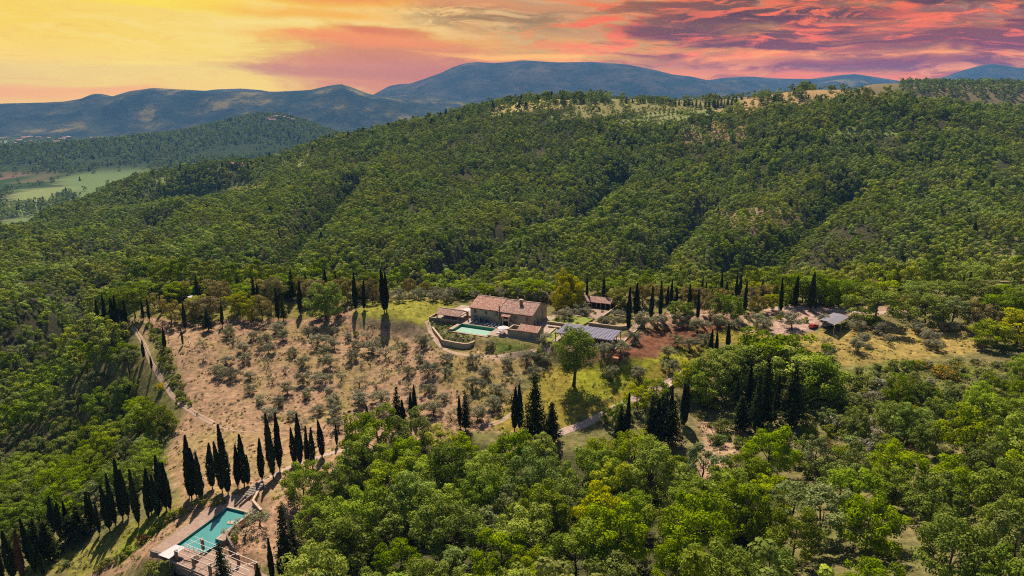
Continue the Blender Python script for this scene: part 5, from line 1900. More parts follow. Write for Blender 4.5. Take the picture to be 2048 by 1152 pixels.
# ------------------------------------------------------------------ the villa
EAVE, RIDGE, LX, WY = 5.25, 7.75, 25.3, 15.6
vil = thing('villa', 'long two storey stone farmhouse with a low clay tile roof', 'house', (0, 0, 0), frame='V')
gab = [(0, EAVE), (WY / 2, RIDGE - .12), (WY, EAVE)]
wl = MB()
wl.prism([(0, 0), (LX, 0), (LX, WY), (0, WY)], -.3, EAVE)
for x0, x1 in ((0.0, .4), (LX - .4, LX)):
    b = len(wl.v)
    wl.v += [(x, y, z) for x in (x0, x1) for y, z in ((0, EAVE + .003), (WY, EAVE + .003), (WY / 2, RIDGE - .1))]
    wl.f += [(b, b + 1, b + 2), (b + 5, b + 4, b + 3), (b, b + 2, b + 5, b + 3), (b + 2, b + 1, b + 4, b + 5), (b, b + 3, b + 4, b + 1)]
wall_o = wl.build('wall', M['stone'], vil)
pit = math.atan2(RIDGE - EAVE, WY / 2)
SL = (WY / 2 + .55) / cos(pit)
z_e = EAVE - .55 * math.tan(pit)
r1 = slab('roof', vil, -.5, -.55, z_e + .36, 12.3, SL, pit, .22, M['tile'])
slab('roof', vil, 11.7, -.55, z_e + .14, LX + .5 - 11.7, SL, pit, .22, M['tile_old'])
slab('roof', vil, LX + .5, WY + .55, z_e + .2, LX + 1.0, SL, pit, .22, M['tile'], rzz=pi)
MB().box(-.5, 11.85, WY / 2 - .2, WY / 2 + .2, RIDGE + .22, RIDGE + .47).box(11.85, LX + .5, WY / 2 - .2, WY / 2 + .2, RIDGE + .05, RIDGE + .27).build('ridge_tiles', M['coping'], vil)
ch = MB().box(18.3, 19.3, 5.0, 5.9, 6.0, 8.5).build('chimney', M['brick'], vil)
MB().box(18.1, 19.5, 4.85, 6.05, 8.5, 8.68).box(18.3, 18.5, 5, 5.9, 8.68, 9.0).box(19.1, 19.3, 5, 5.9, 8.68, 9.0).box(18.05, 19.55, 4.8, 6.1, 9.0, 9.2).build('chimney_cap', M['coping'], ch)
ch = MB().box(4.0, 4.5, 8.2, 8.6, 7.2, 8.6).build('chimney', M['coping'], vil)
ch = MB().box(15.6, 16.2, 8.6, 9.2, 7.2, 8.9).build('chimney', M['brick'], vil)
fl = MB().bar((12.4, -.22, 1.9), (12.4, -.22, 7.0), .28).build('flue', M['rust'], vil)
MB().box(12.15, 12.65, -.4, -.05, 7.0, 7.3).build('flue_cap', M['rust'], fl)
MB().box(-.1, 12.0, -.62, -.52, EAVE - .14, EAVE - .02).box(12.0, 25.4, -.62, -.52, EAVE - .34, EAVE - .22).build('rain_gutter', M['rust'], vil)


def opening(parent, x, z0, wd, h, face, pname='window', shutters=False):
    """window or door set in a wall; face: ('y', value) for the front, ('x', value) for the right side"""
    fm, pm = MB(), MB()
    k, c0 = face
    e = .05
    def B(mb_, a0, a1, zz0, zz1, d0, d1):
        if k == 'y':
            mb_.box(a0, a1, c0 - d1, c0 - d0, zz0, zz1)
        else:
            mb_.box(c0 + d0, c0 + d1, a0, a1, zz0, zz1)
    t_ = .1
    B(fm, x - wd / 2 - .12, x + wd / 2 + .12, z0 + h, z0 + h + .16, 0, .07)
    B(fm, x - wd / 2 - .15, x + wd / 2 + .15, z0 - .1, z0, 0, .1)
    B(fm, x - wd / 2, x - wd / 2 + t_, z0, z0 + h, 0, .045)
    B(fm, x + wd / 2 - t_, x + wd / 2, z0, z0 + h, 0, .045)
    B(fm, x - .04, x + .04, z0, z0 + h, 0, .045)
    if shutters:
        B(fm, x - wd / 2 - wd * .42, x - wd / 2 - .02, z0, z0 + h, 0, .05)
        B(fm, x + wd / 2 + .02, x + wd / 2 + wd * .42, z0, z0 + h, 0, .05)
    fo = fm.build(pname, M['shutter'], parent)
    B(pm, x - wd / 2 + t_, x + wd / 2 - t_, z0 + .02, z0 + h - .02, .0, .025)
    pm.build('pane', M['glass'], fo)
    return fo


for x in (2.0, 6.6, 11.0):
    opening(vil, x, 3.35, 1.05, 1.15, ('y', 0))
for x in (18.8, 23.5):
    opening(vil, x, 3.0, .95, 1.1, ('y', 0))
for x in (2.2, 4.7, 7.1):
    opening(vil, x, .05, 1.5, 2.3, ('y', 0), 'door', True)
opening(vil, 13.6, .05, 1.1, 2.2, ('y', 0), 'door')
for y_ in (4.6, 10.6):
    opening(vil, y_, 3.1, .95, 1.2, ('x', LX))
opening(vil, 3.0, .05, 1.3, 2.2, ('x', LX), 'door')
opening(vil, 6.2, .05, 1.3, 2.2, ('x', LX), 'door')
# porch and stair block in the middle of the front
por = MB().box(14.2, 14.6, -1.9, -.003, 0, 4.2).box(16.6, 17.0, -1.9, -.003, 0, 4.2).box(14.6, 16.6, -1.9, -.003, 2.35, 3.0).box(14.6, 16.6, -1.9, -1.6, 3.0, 3.25).box(14.6, 16.6, -1.9, -.003, 4.0, 4.2)
por = por.build('porch', M['stone'], vil)
MB().box(14.62, 16.58, -.3, -.06, .02, 2.3).box(14.62, 16.58, -.3, -.06, 3.02, 3.98).build('porch_opening', M['dark'], por)
slab('porch_roof', vil, 13.8, -2.35, 4.18, 3.6, 2.0, pit, .18, M['tile'])
MB().prism([(17.003, -1.5), (20.5, -1.5), (20.5, -.003), (17.003, -.003)], 0, [2.3, .1, .1, 2.3]).build('stair', M['stone'], vil)

# ------------------------------------------------------------------ tiled pavilion left of the villa
pav = thing('pavilion', 'open pavilion with an old tile roof on posts at the terrace edge', 'pavilion', (-12.9, -4.0, 0), frame='V')
pp = rad(19)
slab('roof', pav, -.3, -.35, 2.35, 10.6, 4.3, pp, .2, M['tile_old'])
slab('roof', pav, 10.3, 7.75, 2.35, 10.6, 4.3, pp, .2, M['tile_old'], rzz=pi)
MB().box(-.3, 10.3, 3.5, 3.9, 3.68, 3.88).build('ridge_tiles', M['coping'], pav)
for px_, py_ in [(.3, .2), (3.4, .2), (6.6, .2), (9.7, .2), (.3, 7.1), (5, 7.1), (9.7, 7.1)]:
    MB().box(px_ - .17, px_ + .17, py_ - .17, py_ + .17, 0, 2.28).build('post', M['brick'], pav)
MB().box(0, 10, .1, .3, 2.05, 2.27).box(0, 10, 7.0, 7.2, 2.05, 2.27).build('beam', M['wood_d'], pav)
MB().box(-.1, .1, .3, 7.0, 2.0, 2.2).box(9.9, 10.1, .3, 7.0, 2.0, 2.2).build('tie_beam', M['wood_d'], pav)
tb = thing('dining_table', 'dark long table under the tiled pavilion', 'table', (-8.2, -1.0, 0), frame='V')
MB().box(-1.6, 1.6, -.5, .5, .70, .76).build('table_top', M['wood_d'], tb)
for a in (-1.4, 1.4):
    for b_ in (-.4, .4):
        MB().box(a - .05, a + .05, b_ - .05, b_ + .05, 0, .70).build('leg', M['wood_d'], tb)
pvp = thing('gate_pier', 'brick pier standing between the pavilion and the villa corner', 'pier', (-1.3, .3, 0), frame='V')
MB().box(-.22, .22, -.22, .22, 0, 3.3).build('pier', M['brick'], pvp)
MB().box(-.3, .3, -.3, .3, 3.3, 3.42).build('cap', M['coping'], pvp)


# ------------------------------------------------------------------ parasols, loungers
def parasol(xy, z, label, r=1.9, frame='V', h=2.5):
    t_ = thing('parasol', label, 'parasol', (xy[0], xy[1], z), .3, 'white parasols', frame)
    mb_ = MB()
    b = 0
    n = 8
    mb_.v = [(0, 0, h + .45)] + [(r * cos(2 * pi * k / n), r * sin(2 * pi * k / n), h - (.06 if k % 2 else 0)) for k in range(n)] + [(0, 0, h + .40)] + \
            [(r * cos(2 * pi * k / n), r * sin(2 * pi * k / n), h - .08) for k in range(n)]
    for k in range(n):
        k2_ = (k + 1) % n
        mb_.f += [(0, 1 + k, 1 + k2_), (n + 1, n + 2 + k2_, n + 2 + k), (1 + k, n + 2 + k, n + 2 + k2_, 1 + k2_)]
    mb_.build('canopy', M['white'], t_)
    MB().cyl((0, 0, 0), .04, .03, h + .38, 6).build('pole', M['white_m'], t_)
    MB().cyl((0, 0, 0), .35, .33, .08, 10).build('base', M['stone_d'], t_)
    return t_


parasol((18.2, -9.6), 0, 'white parasol over the loungers right of the villa pool', 2.2)
parasol((-4.0, 5.2), 0, 'white parasol standing behind the pavilion by the villa corner', 2.0)


def lounger(x, y, rz, label, group):
    t_ = thing('sun_lounger', label, 'sun lounger', (x, y, 0), rz, group, 'V')
    MB().box(-.36, .36, -.95, .95, .24, .30).build('frame', M['white_m'], t_)
    for a in (-.32, .32):
        for b_ in (-.85, .8):
            MB().box(a - .03, a + .03, b_ - .03, b_ + .03, 0, .24).build('leg', M['white_m'], t_)
    MB().box(-.34, .34, -.95, .3, .30, .40).build('mattress', M['white'], t_)
    bk = MB().box(-.34, .34, 0, .85, 0, .10).build('backrest', M['white'], t_)
    bk.location = (0, .31, .31)
    bk.rotation_euler = (rad(38), 0, 0)
    return t_


names_ = ['leftmost white sun lounger on the terrace before the villa doors', 'second white sun lounger from the left before the villa doors', 'third white sun lounger on the terrace, first of the four',
          'fourth white sun lounger, second of the close four by the pool', 'fifth white sun lounger, third of the close four by the pool', 'rightmost white sun lounger before the villa facade']
for (x, y), nm in zip([(1.4, -2.4), (3.3, -2.6), (8.2, -2.9), (9.9, -3.0), (11.2, -3.1), (12.9, -3.2)], names_):
    lounger(x, y, rad(-22), nm, 'sun loungers along the villa front')
for (x, y), nm in zip([(16.4, -7.0), (17.6, -8.4), (16.6, -9.9)], ['back white lounger of three under the terrace parasol', 'middle white lounger of three under the terrace parasol', 'front white lounger of three under the terrace parasol']):
    lounger(x, y, rad(-80), nm, 'sun loungers under the parasol')

# ------------------------------------------------------------------ outbuildings in front of the right half of the villa
yd = thing('walled_yard', 'small roofless stone yard with pale copings beside the pool terrace', 'yard', (20.3, -10.8, 0), frame='V')
MB().wall([(.15, .15), (4.2, .15)], .35, -.3, 2.55).wall([(.15, .35), (.15, 5.3)], .35, -.3, 2.55).wall([(.35, 5.3), (4.2, 5.3)], .35, -.3, 2.55).build('wall', M['stone'], yd)
MB().wall([(-.05, .15), (4.2, .15)], .5, 2.55, 2.68).wall([(.15, .42), (.15, 5.55)], .5, 2.55, 2.68).wall([(.42, 5.3), (4.2, 5.3)], .5, 2.55, 2.68).build('coping', M['coping'], yd)
ob = thing('outbuilding', 'small stone outbuilding with bright clay tile roof beside the pool', 'outbuilding', (24.6, -10.9, 0), frame='V')
bw, bd, be, br = 7.2, 6.6, 2.75, 3.95
wl = MB().prism([(0, 0), (bw, 0), (bw, bd), (0, bd)], -.3, be)
for x0, x1 in ((0, .35), (bw - .35, bw)):
    b = len(wl.v)
    wl.v += [(x, y, z) for x in (x0, x1) for y, z in ((0, be + .003), (bd, be + .003), (bd / 2, br - .1))]
    wl.f += [(b, b + 1, b + 2), (b + 5, b + 4, b + 3), (b, b + 2, b + 5, b + 3), (b + 2, b + 1, b + 4, b + 5), (b, b + 3, b + 4, b + 1)]
wl.build('wall', M['stone'], ob)
p2 = math.atan2(br - be, bd / 2)
s2 = (bd / 2 + .3) / cos(p2)
slab('roof', ob, -.1, -.3, be - .3 * math.tan(p2) + .17, bw + .3, s2, p2, .16, M['tile'])
slab('roof', ob, bw + .2, bd + .3, be - .3 * math.tan(p2) + .17, bw + .3, s2, p2, .16, M['tile'], rzz=pi)
g_ = MB()
for xx in (-.22, bw + .2):
    g_.bar((xx + .1, -.35, be + .12), (xx + .1, bd / 2, br + .28), .3, .1).bar((xx + .1, bd / 2, br + .28), (xx + .1, bd + .35, be + .12), .3, .1)
g_.build('verge', M['coping'], ob)
opening(ob, 5.2, .9, .7, 1.2, ('y', 0))

# ------------------------------------------------------------------ solar roof pergola
sp_ = thing('solar_pergola', 'wide timber pergola roofed with blue-grey solar panels', 'pergola', (37.2, -8.7, 0), frame='V')
MB().box(.35, 21.1, .35, 11.9, 2.86, 2.92).build('solar_panels', M['solar'], sp_)
for i in range(27):
    x = .35 + i * .80
    MB().box(x - .06, x + .06, -.15, 12.35, 2.66, 2.84).build('rafter', M['wood'], sp_)
MB().box(0, 21.5, .6, .8, 2.42, 2.64).box(0, 21.5, 6.0, 6.2, 2.42, 2.64).box(0, 21.5, 11.4, 11.6, 2.42, 2.64).build('beam', M['wood'], sp_)
for px_ in (.5, 5.6, 10.8, 16.0, 21.0):
    for py_ in (.7, 6.1, 11.5):
        MB().box(px_ - .12, px_ + .12, py_ - .12, py_ + .12, -1.6, 2.42).build('post', M['wood'], sp_)
mb = MB().prism([(37, -8.8), (59.2, -8.8), (59.2, 3.8), (37, 3.8)], -1.2, -.02)
struct('terrace_paving', mb, M['paving'], 'V')
cart = thing('outdoor_sofa', 'dark outdoor sofa in the shade beneath the solar roof', 'sofa', (51, -6.2, 0), frame='V')
MB().box(-1.2, 1.2, -.4, .4, .05, .42).build('seat', M['wood_d'], cart)
MB().box(-1.2, 1.2, .3, .5, .42, .8).build('backrest', M['wood_d'], cart)

# ------------------------------------------------------------------ walled garden right of the villa
def garden_wall(pts, zt, label, zb=-.8, th=.4, m_='stone'):
    t_ = thing('garden_wall', label, 'wall', (0, 0, 0), frame='V', group='low stone walls of the garden')
    MB().wall(pts, th, zb, zt).build('wall', M[m_], t_)
    zt2 = [z + .1 for z in zt] if hasattr(zt, '__len__') else zt + .1
    MB().wall(pts, th + .16, zt, zt2).build('coping', M['coping'], t_)
    return t_


arc = [(54.2 + 3.2 * cos(a), 16.0 + 3.6 * sin(a)) for a in np.linspace(-pi / 2, 0.1, 7)]
garden_wall([(43.4, 12.2), (48, 12.3)] + arc + [(57.3, 21)], 1.25, 'rounded pale stone retaining wall behind the solar roof')
mb = MB().prism([(43.7, 12.4), (48, 12.5)] + [(54.1 + 3.0 * cos(a), 16.0 + 3.4 * sin(a)) for a in np.linspace(-pi / 2, 0.1, 7)] + [(57, 21), (45, 21)], -.5, .95)
struct('garden_soil', mb, solid('dry_garden_soil', (0.36, 0.22, 0.13), (0.30, 0.26, 0.10), .6, 1, .05), 'V')
garden_wall([(28.4, 8.3), (36, 8.3), (41.6, 9.6)], .95, 'straight garden wall holding the lawn bed beside the villa')
mb = MB().prism([(28.4, 8.5), (36, 8.5), (41.8, 9.8), (43.2, 19), (35, 20), (29.5, 16)], -.5, .8)
turf = solid('garden_turf', (0.17, 0.22, 0.035), (0.28, 0.28, 0.06), .7, 1, .04)
struct('garden_lawn', mb, turf, 'V')
garden_wall([(45.0, 21.5), (45.8, 30), (46.4, 40)], .7, 'pale wall running back along the garden to the arbour')
garden_wall([(48.5, 29), (57, 27.5)], .5, 'short cross wall in the upper garden bed')
garden_wall([(27, 35.0), (31.0, 31.5), (31.5, 24)], .8, 'corner wall under the yellow-green garden trees')
garden_wall([(33.4, -3.4), (33.4, 3.6)], .35, 'low wall between the outbuilding and the lawn strip')
garden_wall([(30.2, 4.6), (36.5, 4.6)], .5, 'low wall of the small terrace beside the villa gable')
mb = MB().prism([(33.7, -11), (36.8, -11), (36.8, 2.8), (33.7, 2.8)], -.5, .02)
struct('garden_lawn', mb, turf, 'V')
mb = MB().prism([(41.9, 3.9), (43.3, 12.1), (43.6, 12.1), (45.4, 21.4), (43.6, 21.4), (40.4, 3.9)], -.5, .05).prism([(26, 17.6), (29, 17.6), (32, 33), (30, 33)], -.5, .05)
mb.prism([(35, 20.3), (44.6, 21.6), (45.3, 30), (44.8, 35), (33, 35), (32, 24)], -.5, .03)
struct('garden_path', mb, M['paving_p'], 'V')
pondt = thing('garden_pond', 'narrow blue-grey pond in the garden before the arbour', 'pond', (0, 0, 0), frame='V')
MB().prism([(32.6, 25.6), (34.4, 25.3), (35.6, 33), (33.6, 33)], 0, .16).build('water', pool_mat('blue_grey_pond_water', (0.20, 0.26, 0.36)), pondt)
MB().wall([(32.4, 25.4), (34.6, 25.1), (35.8, 33.2), (33.4, 33.2), (32.4, 25.4)], .2, 0, .26).build('rim', M['coping'], pondt)
arb = thing('garden_arbour', 'long open arbour with an old tile roof at the back of the garden', 'arbour', (32.8, 35.7, 0), frame='V')
slab('roof', arb, -.3, -.3, 2.45, 12.8, 4.2, rad(20), .2, M['tile_old'])
slab('roof', arb, 12.5, 7.6, 2.45, 12.8, 4.2, rad(20), .2, M['tile_old'], rzz=pi)
for k in range(7):
    MB().box(.2 + k * 1.95, .6 + k * 1.95, 0, .35, 0, 2.4).build('pier', M['brick'], arb)
    MB().box(.2 + k * 1.95, .6 + k * 1.95, 7.0, 7.35, 0, 2.4).build('pier', M['brick'], arb)
MB().box(0, 12.5, 7.05, 7.25, 0, 1.0).build('back_rail', M['coping'], arb)
# outer path and wall along the drive
garden_wall([(59.6, -9.3), (60.4, 4), (61, 12), (61.2, 24), (59.8, 36)], .28, 'long pale kerb wall between the garden path and the red soil')
mb = MB().prism([(59.3, -8.8), (60.1, 4), (60.7, 12), (60.9, 24), (58.6, 24), (58.6, 12), (59.25, 3.9)], -.5, .04)
struct('garden_path', mb, M['paving_p'], 'V')
for k, (lx, ly) in enumerate([(51.2, 15.2), (52.5, 14.8), (50.6, 16.5)]):
    x, y = V2(lx, ly)
    o = link('rock', rock_me, label=['larger pale boulder', 'right pale boulder', 'back pale boulder'][k] + ' on the dry bed behind the rounded wall', category='rock', group='boulders in the garden bed')
    o.location, o.rotation_euler, o.scale = (x, y, 1.05), (0, 0, k), (1 - .15 * k,) * 3
# stone steps going down past the lone tree
st = thing('stone_steps', 'flight of pale stone steps going down from the terrace corner', 'steps', (34.2, -11.2, 0), rad(-18), frame='V')
for k in range(9):
    MB().box(-.9, 1.3, -1.0 - k * .55, -.45 - k * .55 - .004, -3.4, -.25 - k * .24).build('step', M['coping'], st)
wx, wy, wz = HIT(1231, 722)
o = thing('storage_box', 'small brick box with a pale lid on the grass under the red soil', 'box', (wx, wy, wz), rad(-15))
MB().box(-1.0, 1.0, -.6, .6, -.2, 1.1).build('body', M['brick'], o)
MB().box(-1.1, 1.1, -.7, .7, 1.1, 1.25).build('lid', M['terracotta'], o)

# ------------------------------------------------------------------ grey shade canopy on the right, with a parked car below
cq = [PZ(*p, 4.7) for p in [(1638.5, 639), (1666.5, 625), (1698, 634), (1669, 650)]]
sc_ = thing('shade_canopy', 'wide grey cloth shade roof on thin posts at the gravel yard', 'canopy', (cq[0][0], cq[0][1], 1.5))
lc = [(p[0] - cq[0][0], p[1] - cq[0][1]) for p in cq]
mb_ = MB()
N_ = 6
for i in range(N_ + 1):
    for j in range(N_ + 1):
        a, b_ = i / N_, j / N_
        x = (lc[0][0] * (1 - a) + lc[1][0] * a) * (1 - b_) + (lc[3][0] * (1 - a) + lc[2][0] * a) * b_
        y = (lc[0][1] * (1 - a) + lc[1][1] * a) * (1 - b_) + (lc[3][1] * (1 - a) + lc[2][1] * a) * b_
        mb_.v.append((x, y, 3.2 + .35 * (1 - abs(2 * b_ - 1)) - .12 * sin(pi * ((a * 3) % 1))))
for i in range(N_):
    for j in range(N_):
        q = i * (N_ + 1) + j
        mb_.f.append((q, q + N_ + 1, q + N_ + 2, q + 1))
cl = mb_.build('cloth', M['canopy'], sc_)
cl.modifiers.new('thickness', 'SOLIDIFY').thickness = .05
for i in (0, .5, 1):
    for j in (0, 1):
        x = (lc[0][0] * (1 - i) + lc[1][0] * i) * (1 - j) + (lc[3][0] * (1 - i) + lc[2][0] * i) * j
        y = (lc[0][1] * (1 - i) + lc[1][1] * i) * (1 - j) + (lc[3][1] * (1 - i) + lc[2][1] * i) * j
        zg = float(HT(x + cq[0][0], y + cq[0][1])) - 1.5
        MB().bar((x, y, zg - .3), (x, y, 3.2), .12).build('post', M['white_m'], sc_)
cxx, cyy = sum(p[0] for p in cq) / 4, sum(p[1] for p in cq) / 4


def car(x, y, rz, body_m, label):
    z = float(HT(x, y))
    t_ = thing('parked_car', label, 'car', (x, y, z), rz, 'cars parked under the canopy')
    body = MB()
    prof = [(-2.1, .35), (-2.15, .75), (-2.0, .92), (-1.75, 1.38), (-.2, 1.45), (.75, .98), (1.9, .85), (2.1, .6), (2.1, .35)]
    b = 0
    for yy in (-.85, .85):
        body.v += [(p[0], yy * (.9 if p[1] > 1.2 else 1), p[1]) for p in prof]
    n = len(prof)
    body.f += [tuple(range(n)), tuple(range(2 * n - 1, n - 1, -1))] + [(k, (k + 1) % n, n + (k + 1) % n, n + k) for k in range(n)]
    body.build('body', body_m, t_)
    MB().prism([(-1.6, -.86), (.4, -.86), (.4, .86), (-1.6, .86)], 1.0, 1.3).build('side_windows', M['glass'], t_)
    for a in (-1.3, 1.3):
        for b_ in (-.8, .8):
            w_ = MB().cyl((0, 0, -.1), .33, .33, .2, 12).build('wheel', M['dark'], t_)
            w_.location, w_.rotation_euler = (a, b_, .33), (rad(90), 0, 0)


car(cxx - 1, cyy + 2.2, rad(30), solid('white_car_paint', (.6, .6, .6), None, rough=.3, spec=.5), 'pale car parked in the shade under the grey canopy')
car(cq[0][0] - 1.0, cq[0][1] + 1.6, rad(35), solid('red_car_paint', (.35, .03, .02), None, rough=.3, spec=.5), 'red car parked at the left edge of the grey canopy')

# ------------------------------------------------------------------ lower pool
mb = MB().prism([(-3.6, -3.2), (0, -3.2), (0, 15.6), (-.0, 20.6), (-3.9, 20.6)], -2.6, 0)
mb.prism([(.003, 15.62), (8.4, 15.62), (8.4, 17.0), (5, 19.2), (.003, 20.4)], -1.2, -.004)
mb.prism([(.004, -3.2), (8.3, -3.2), (8.3, -.0), (.004, -.0)], -2.6, -.003).prism([(6.55, 4.8), (8.6, 4.8), (9.8, 6.5), (7.4, 9.5), (6.55, 9.5)], -1.6, -.005)
struct('pool_deck', mb, M['paving_p'], 'P', -14.0)
pl = thing('swimming_pool', 'turquoise pool with a paved deck on the slope at lower left', 'pool', (0, 0, -14.0), frame='P')
MB().prism([(.05, .05), (7.95, .05), (7.95, 4.7), (6.45, 4.7), (6.45, 15.55), (.05, 15.55)], -1.8, -.62).build('water', M['water_lo'], pl)
MB().wall([(.02, 0), (.02, 15.6)], .06, -1.8, -.02).wall([(.05, 15.57), (6.5, 15.57)], .06, -1.8, -.02).wall([(6.5, 15.5), (6.5, 4.75), (8.0, 4.75), (8.0, .03), (.1, .03)], .06, -1.8, -.03).build('pool_lining', M['pool_teal'], pl)
MB().wall([(6.75, 15.9), (6.75, 9.5), (6.75, 5.0), (8.2, 5.0)], .42, -1.6, .04).wall([(0, 15.8), (6.5, 15.8)], .4, -1.2, .04).build('coping', M['coping'], pl)
fl_ = thing('pool_float', 'pale square float drifting on the turquoise pool', 'float', (4.6, 11.6, -14.62), rad(20), frame='P')
MB().box(-.75, .75, -.6, .6, 0, .16).build('raft', M['coping'], fl_)
MB().box(-.55, .55, -.42, .42, .16, .19).build('cushion', M['rock'], fl_)
MB().cyl((-.2, .2, .19), .10, .05, .75, 7).build('figure', M['white'], fl_)
w = thing('retaining_wall', 'stone wall and steps at the far end of the turquoise pool', 'wall', (0, 0, -14.0), frame='P')
MB().wall([(3.6, 22.4), (5.2, 18.6), (9.8, 16.0)], .45, -1.0, 1.3).wall([(1.6, 16.6), (.8, 21.5)], .25, -1, .5).wall([(2.6, 16.8), (2.2, 21.5)], .2, -1, .6).build('wall', M['stone_d'], w)
MB().wall([(3.5, 22.4), (5.2, 18.6), (9.9, 16.0)], .6, 1.3, 1.42).build('coping', M['coping'], w)
st = thing('stone_steps', 'dark shaded ramp of steps up from the turquoise pool', 'steps', (1.0, 20.6, -14.0), frame='P')
for k in range(7):
    MB().box(-1.2, 1.2, k * .8, k * .8 + .796, -.6, .12 + k * .13).build('step', M['concrete'], st)
w = thing('retaining_wall', 'short plastered wall right of the turquoise pool below the olive bed', 'wall', (0, 0, -14.0), frame='P')
MB().wall([(7.2, 9.9), (8.7, 6.0), (13.2, 3.2)], .4, -2, [.6, .9, .5]).build('wall', M['concrete'], w)
w = thing('retaining_wall', 'plastered base wall under the near edge of the lower pool deck', 'wall', (0, 0, -14.0), frame='P')
MB().wall([(-3.8, -3.4), (2.6, -3.4)], .3, -4.2, -.06).wall([(-3.75, -3.2), (-4.05, 20.5)], .2, -3.2, -.06).build('wall', M['concrete'], w)
# pool house: its flat roof is the terrace with pillars
ph = thing('pool_house', 'plastered pool house with a paved roof terrace at the bottom edge', 'house', (0, 0, -14.0), frame='P')
A_ = [(2.7, -.6), (8.7, -.75), (8.7, 1.5), (25.5, -1.0), (25.0, -7.4), (2.7, -4.6)]
MB().prism(A_, -6.2, -.35).build('wall', M['concrete'], ph)
MB().prism([(p[0] + (.1 if p[0] > 20 else -.1), p[1] + (.1 if p[1] > -2 else -.12)) for p in A_], -.346, -.20).build('terrace_roof', M['paving_p'], ph)
MB().wall([(2.8, -4.5), (12.5, -5.4), (25, -7.4)], .35, -.2, .12).build('parapet', M['coping'], ph)
opening(ph, 9.2, -4.2, .7, .9, ('y', -5.3))
row_a = [(6.6, 2.0 - .9), (11.7, .75), (17.5, -.2), (23.0, -1.2)]
row_b = [(4.3, -3.9), (9.4, -4.3), (14.4, -4.9), (19.4, -5.7), (24.4, -6.5)]
for px_, py_ in row_a + row_b:
    p_ = MB().box(px_ - .24, px_ + .24, py_ - .24, py_ + .24, -.2, 2.3).build('pillar', M['brick'] if (px_, py_) in row_a else M['stone_d'], ph)
    MB().box(px_ - .3, px_ + .3, py_ - .3, py_ + .3, 2.3, 2.4).build('pillar_cap', M['coping'], p_)
for i in range(4):
    a, b_ = row_a[i], row_b[i]
    MB().bar((a[0], a[1] + .3, 2.5), (b_[0], b_[1] - .3, 2.5), .09).build('roof_tube', M['white_m'], ph)
for k in range(5):
    f = k / 4
    y0, y1 = 1.1 * (1 - f) - 4.3 * f, -1.2 * (1 - f) - 6.5 * f
    MB().bar((4.6, y0, 2.6), (23.8, y1, 2.6), .06).build('roof_wire', M['white_m'], ph)
# railing at the pool edge
for k in range(5):
    MB().bar((2.9 + k * 1.25, -.35, -.2), (2.9 + k * 1.25, -.35, 1.0), .06).build('rail_post', M['white_m'], ph)
for z in (.35, .7, 1.02):
    MB().bar((2.9, -.35, z), (7.9, -.35, z), .05).build('rail', M['white_m'], ph)
aw = thing('awning', 'white fabric awning on posts at the corner of the pool house', 'awning', (1.0, -4.6, -14.3), frame='P')
MB().prism([(0, -.9), (3.2, -1.1), (3.6, 2.9), (.9, 2.9)], [1.75, 1.75, 2.0, 2.0], [1.82, 1.82, 2.07, 2.07]).build('fabric', M['white'], aw)
for px_, py_ in ((.05, -.8), (3.1, -1.0), (.95, 2.8)):
    MB().bar((px_, py_, -1.4), (px_, py_, 1.76), .08).build('post', M['white_m'], aw)
mb = MB().prism([(-.6, -6.0), (2.6, -6.2), (2.6, -3.7), (-.2, -3.6)], -4.5, -1.6)
struct('side_terrace', mb, M['paving_p'], 'P', -14.0)
for i_, (lx, ly, s) in enumerate([(8.2, 9.6, .55), (8.9, 8.3, .5), (9.8, 7.0, .6), (10.8, 6.2, .55), (7.6, 11.0, .5), (9.0, 13.5, .8), (10.2, 15.0, .8)]):
    x, y = P2(lx, ly)
    o = link('bush', PS_['green'][i_ % 2][0], label=ORD[i_] + ' low green bush along the bed right of the turquoise pool', category='bush', group='bushes by the lower pool')
    o.location, o.scale, o.rotation_euler = (x, y, float(HT(x, y)) + .1), (s, s, s * .8), (0, 0, i_)
for i_, (lx, ly, s, kd) in enumerate([(46.5, 19.5, .7, 'dark'), (48.6, 19.8, .6, 'dark'), (50.6, 20.0, .7, 'green'), (52.6, 20.4, .7, 'dark'), (55.5, 19.0, .8, 'green'), (46.4, 15.8, .7, 'grey-green'), (31.0, 11.0, .6, 'green'),
                                  (30.8, 13.0, .6, 'dark'), (39.5, 10.6, .5, 'dark'), (47.8, 25.0, .8, 'grey-green'), (51.0, 31.0, .8, 'green'), (49.0, 34.0, .8, 'green'), (47.6, 37.5, .8, 'dark'), (37.0, 26.5, .5, 'green'),
                                  (38.6, 24.0, .5, 'dark'), (41.0, 28.0, .6, 'green'), (43.0, 31.5, .5, 'green')]):
    x, y = V2(lx, ly)
    o = link('bush', random.choice(PS_[kd])[0], label=ORD[i_] + ' small ' + {'dark': 'dark green', 'green': 'leafy green'}.get(kd, kd) + ' bush planted in the walled garden beds', category='bush', group='bushes in the walled garden')
    o.location, o.scale, o.rotation_euler = (x, y, max(float(HT(x, y)), 0) + (.9 if ly < 21 and lx > 44 else .7 if lx < 42 and ly < 19 else 0)), (s, s, s * .8), (0, 0, i_)
pot = thing('plant_pot', 'round terracotta pot beside the awning post', 'pot', (1.2, -5.4, -15.6), frame='P')
MB().cyl((0, 0, 0), .28, .42, .55, 12).cyl((0, 0, .5), .48, .48, .1, 12).build('bowl', M['terracotta'], pot)
MB().cyl((0, 0, .601), .36, .36, .02, 12).build('soil', M['dark'], pot)
tb = thing('round_table', 'small round table between the pillars of the roof terrace', 'table', (8.2, -2.4, -14.2), frame='P')
MB().cyl((0, 0, .70), .6, .6, .05, 14).build('table_top', M['wood_d'], tb)
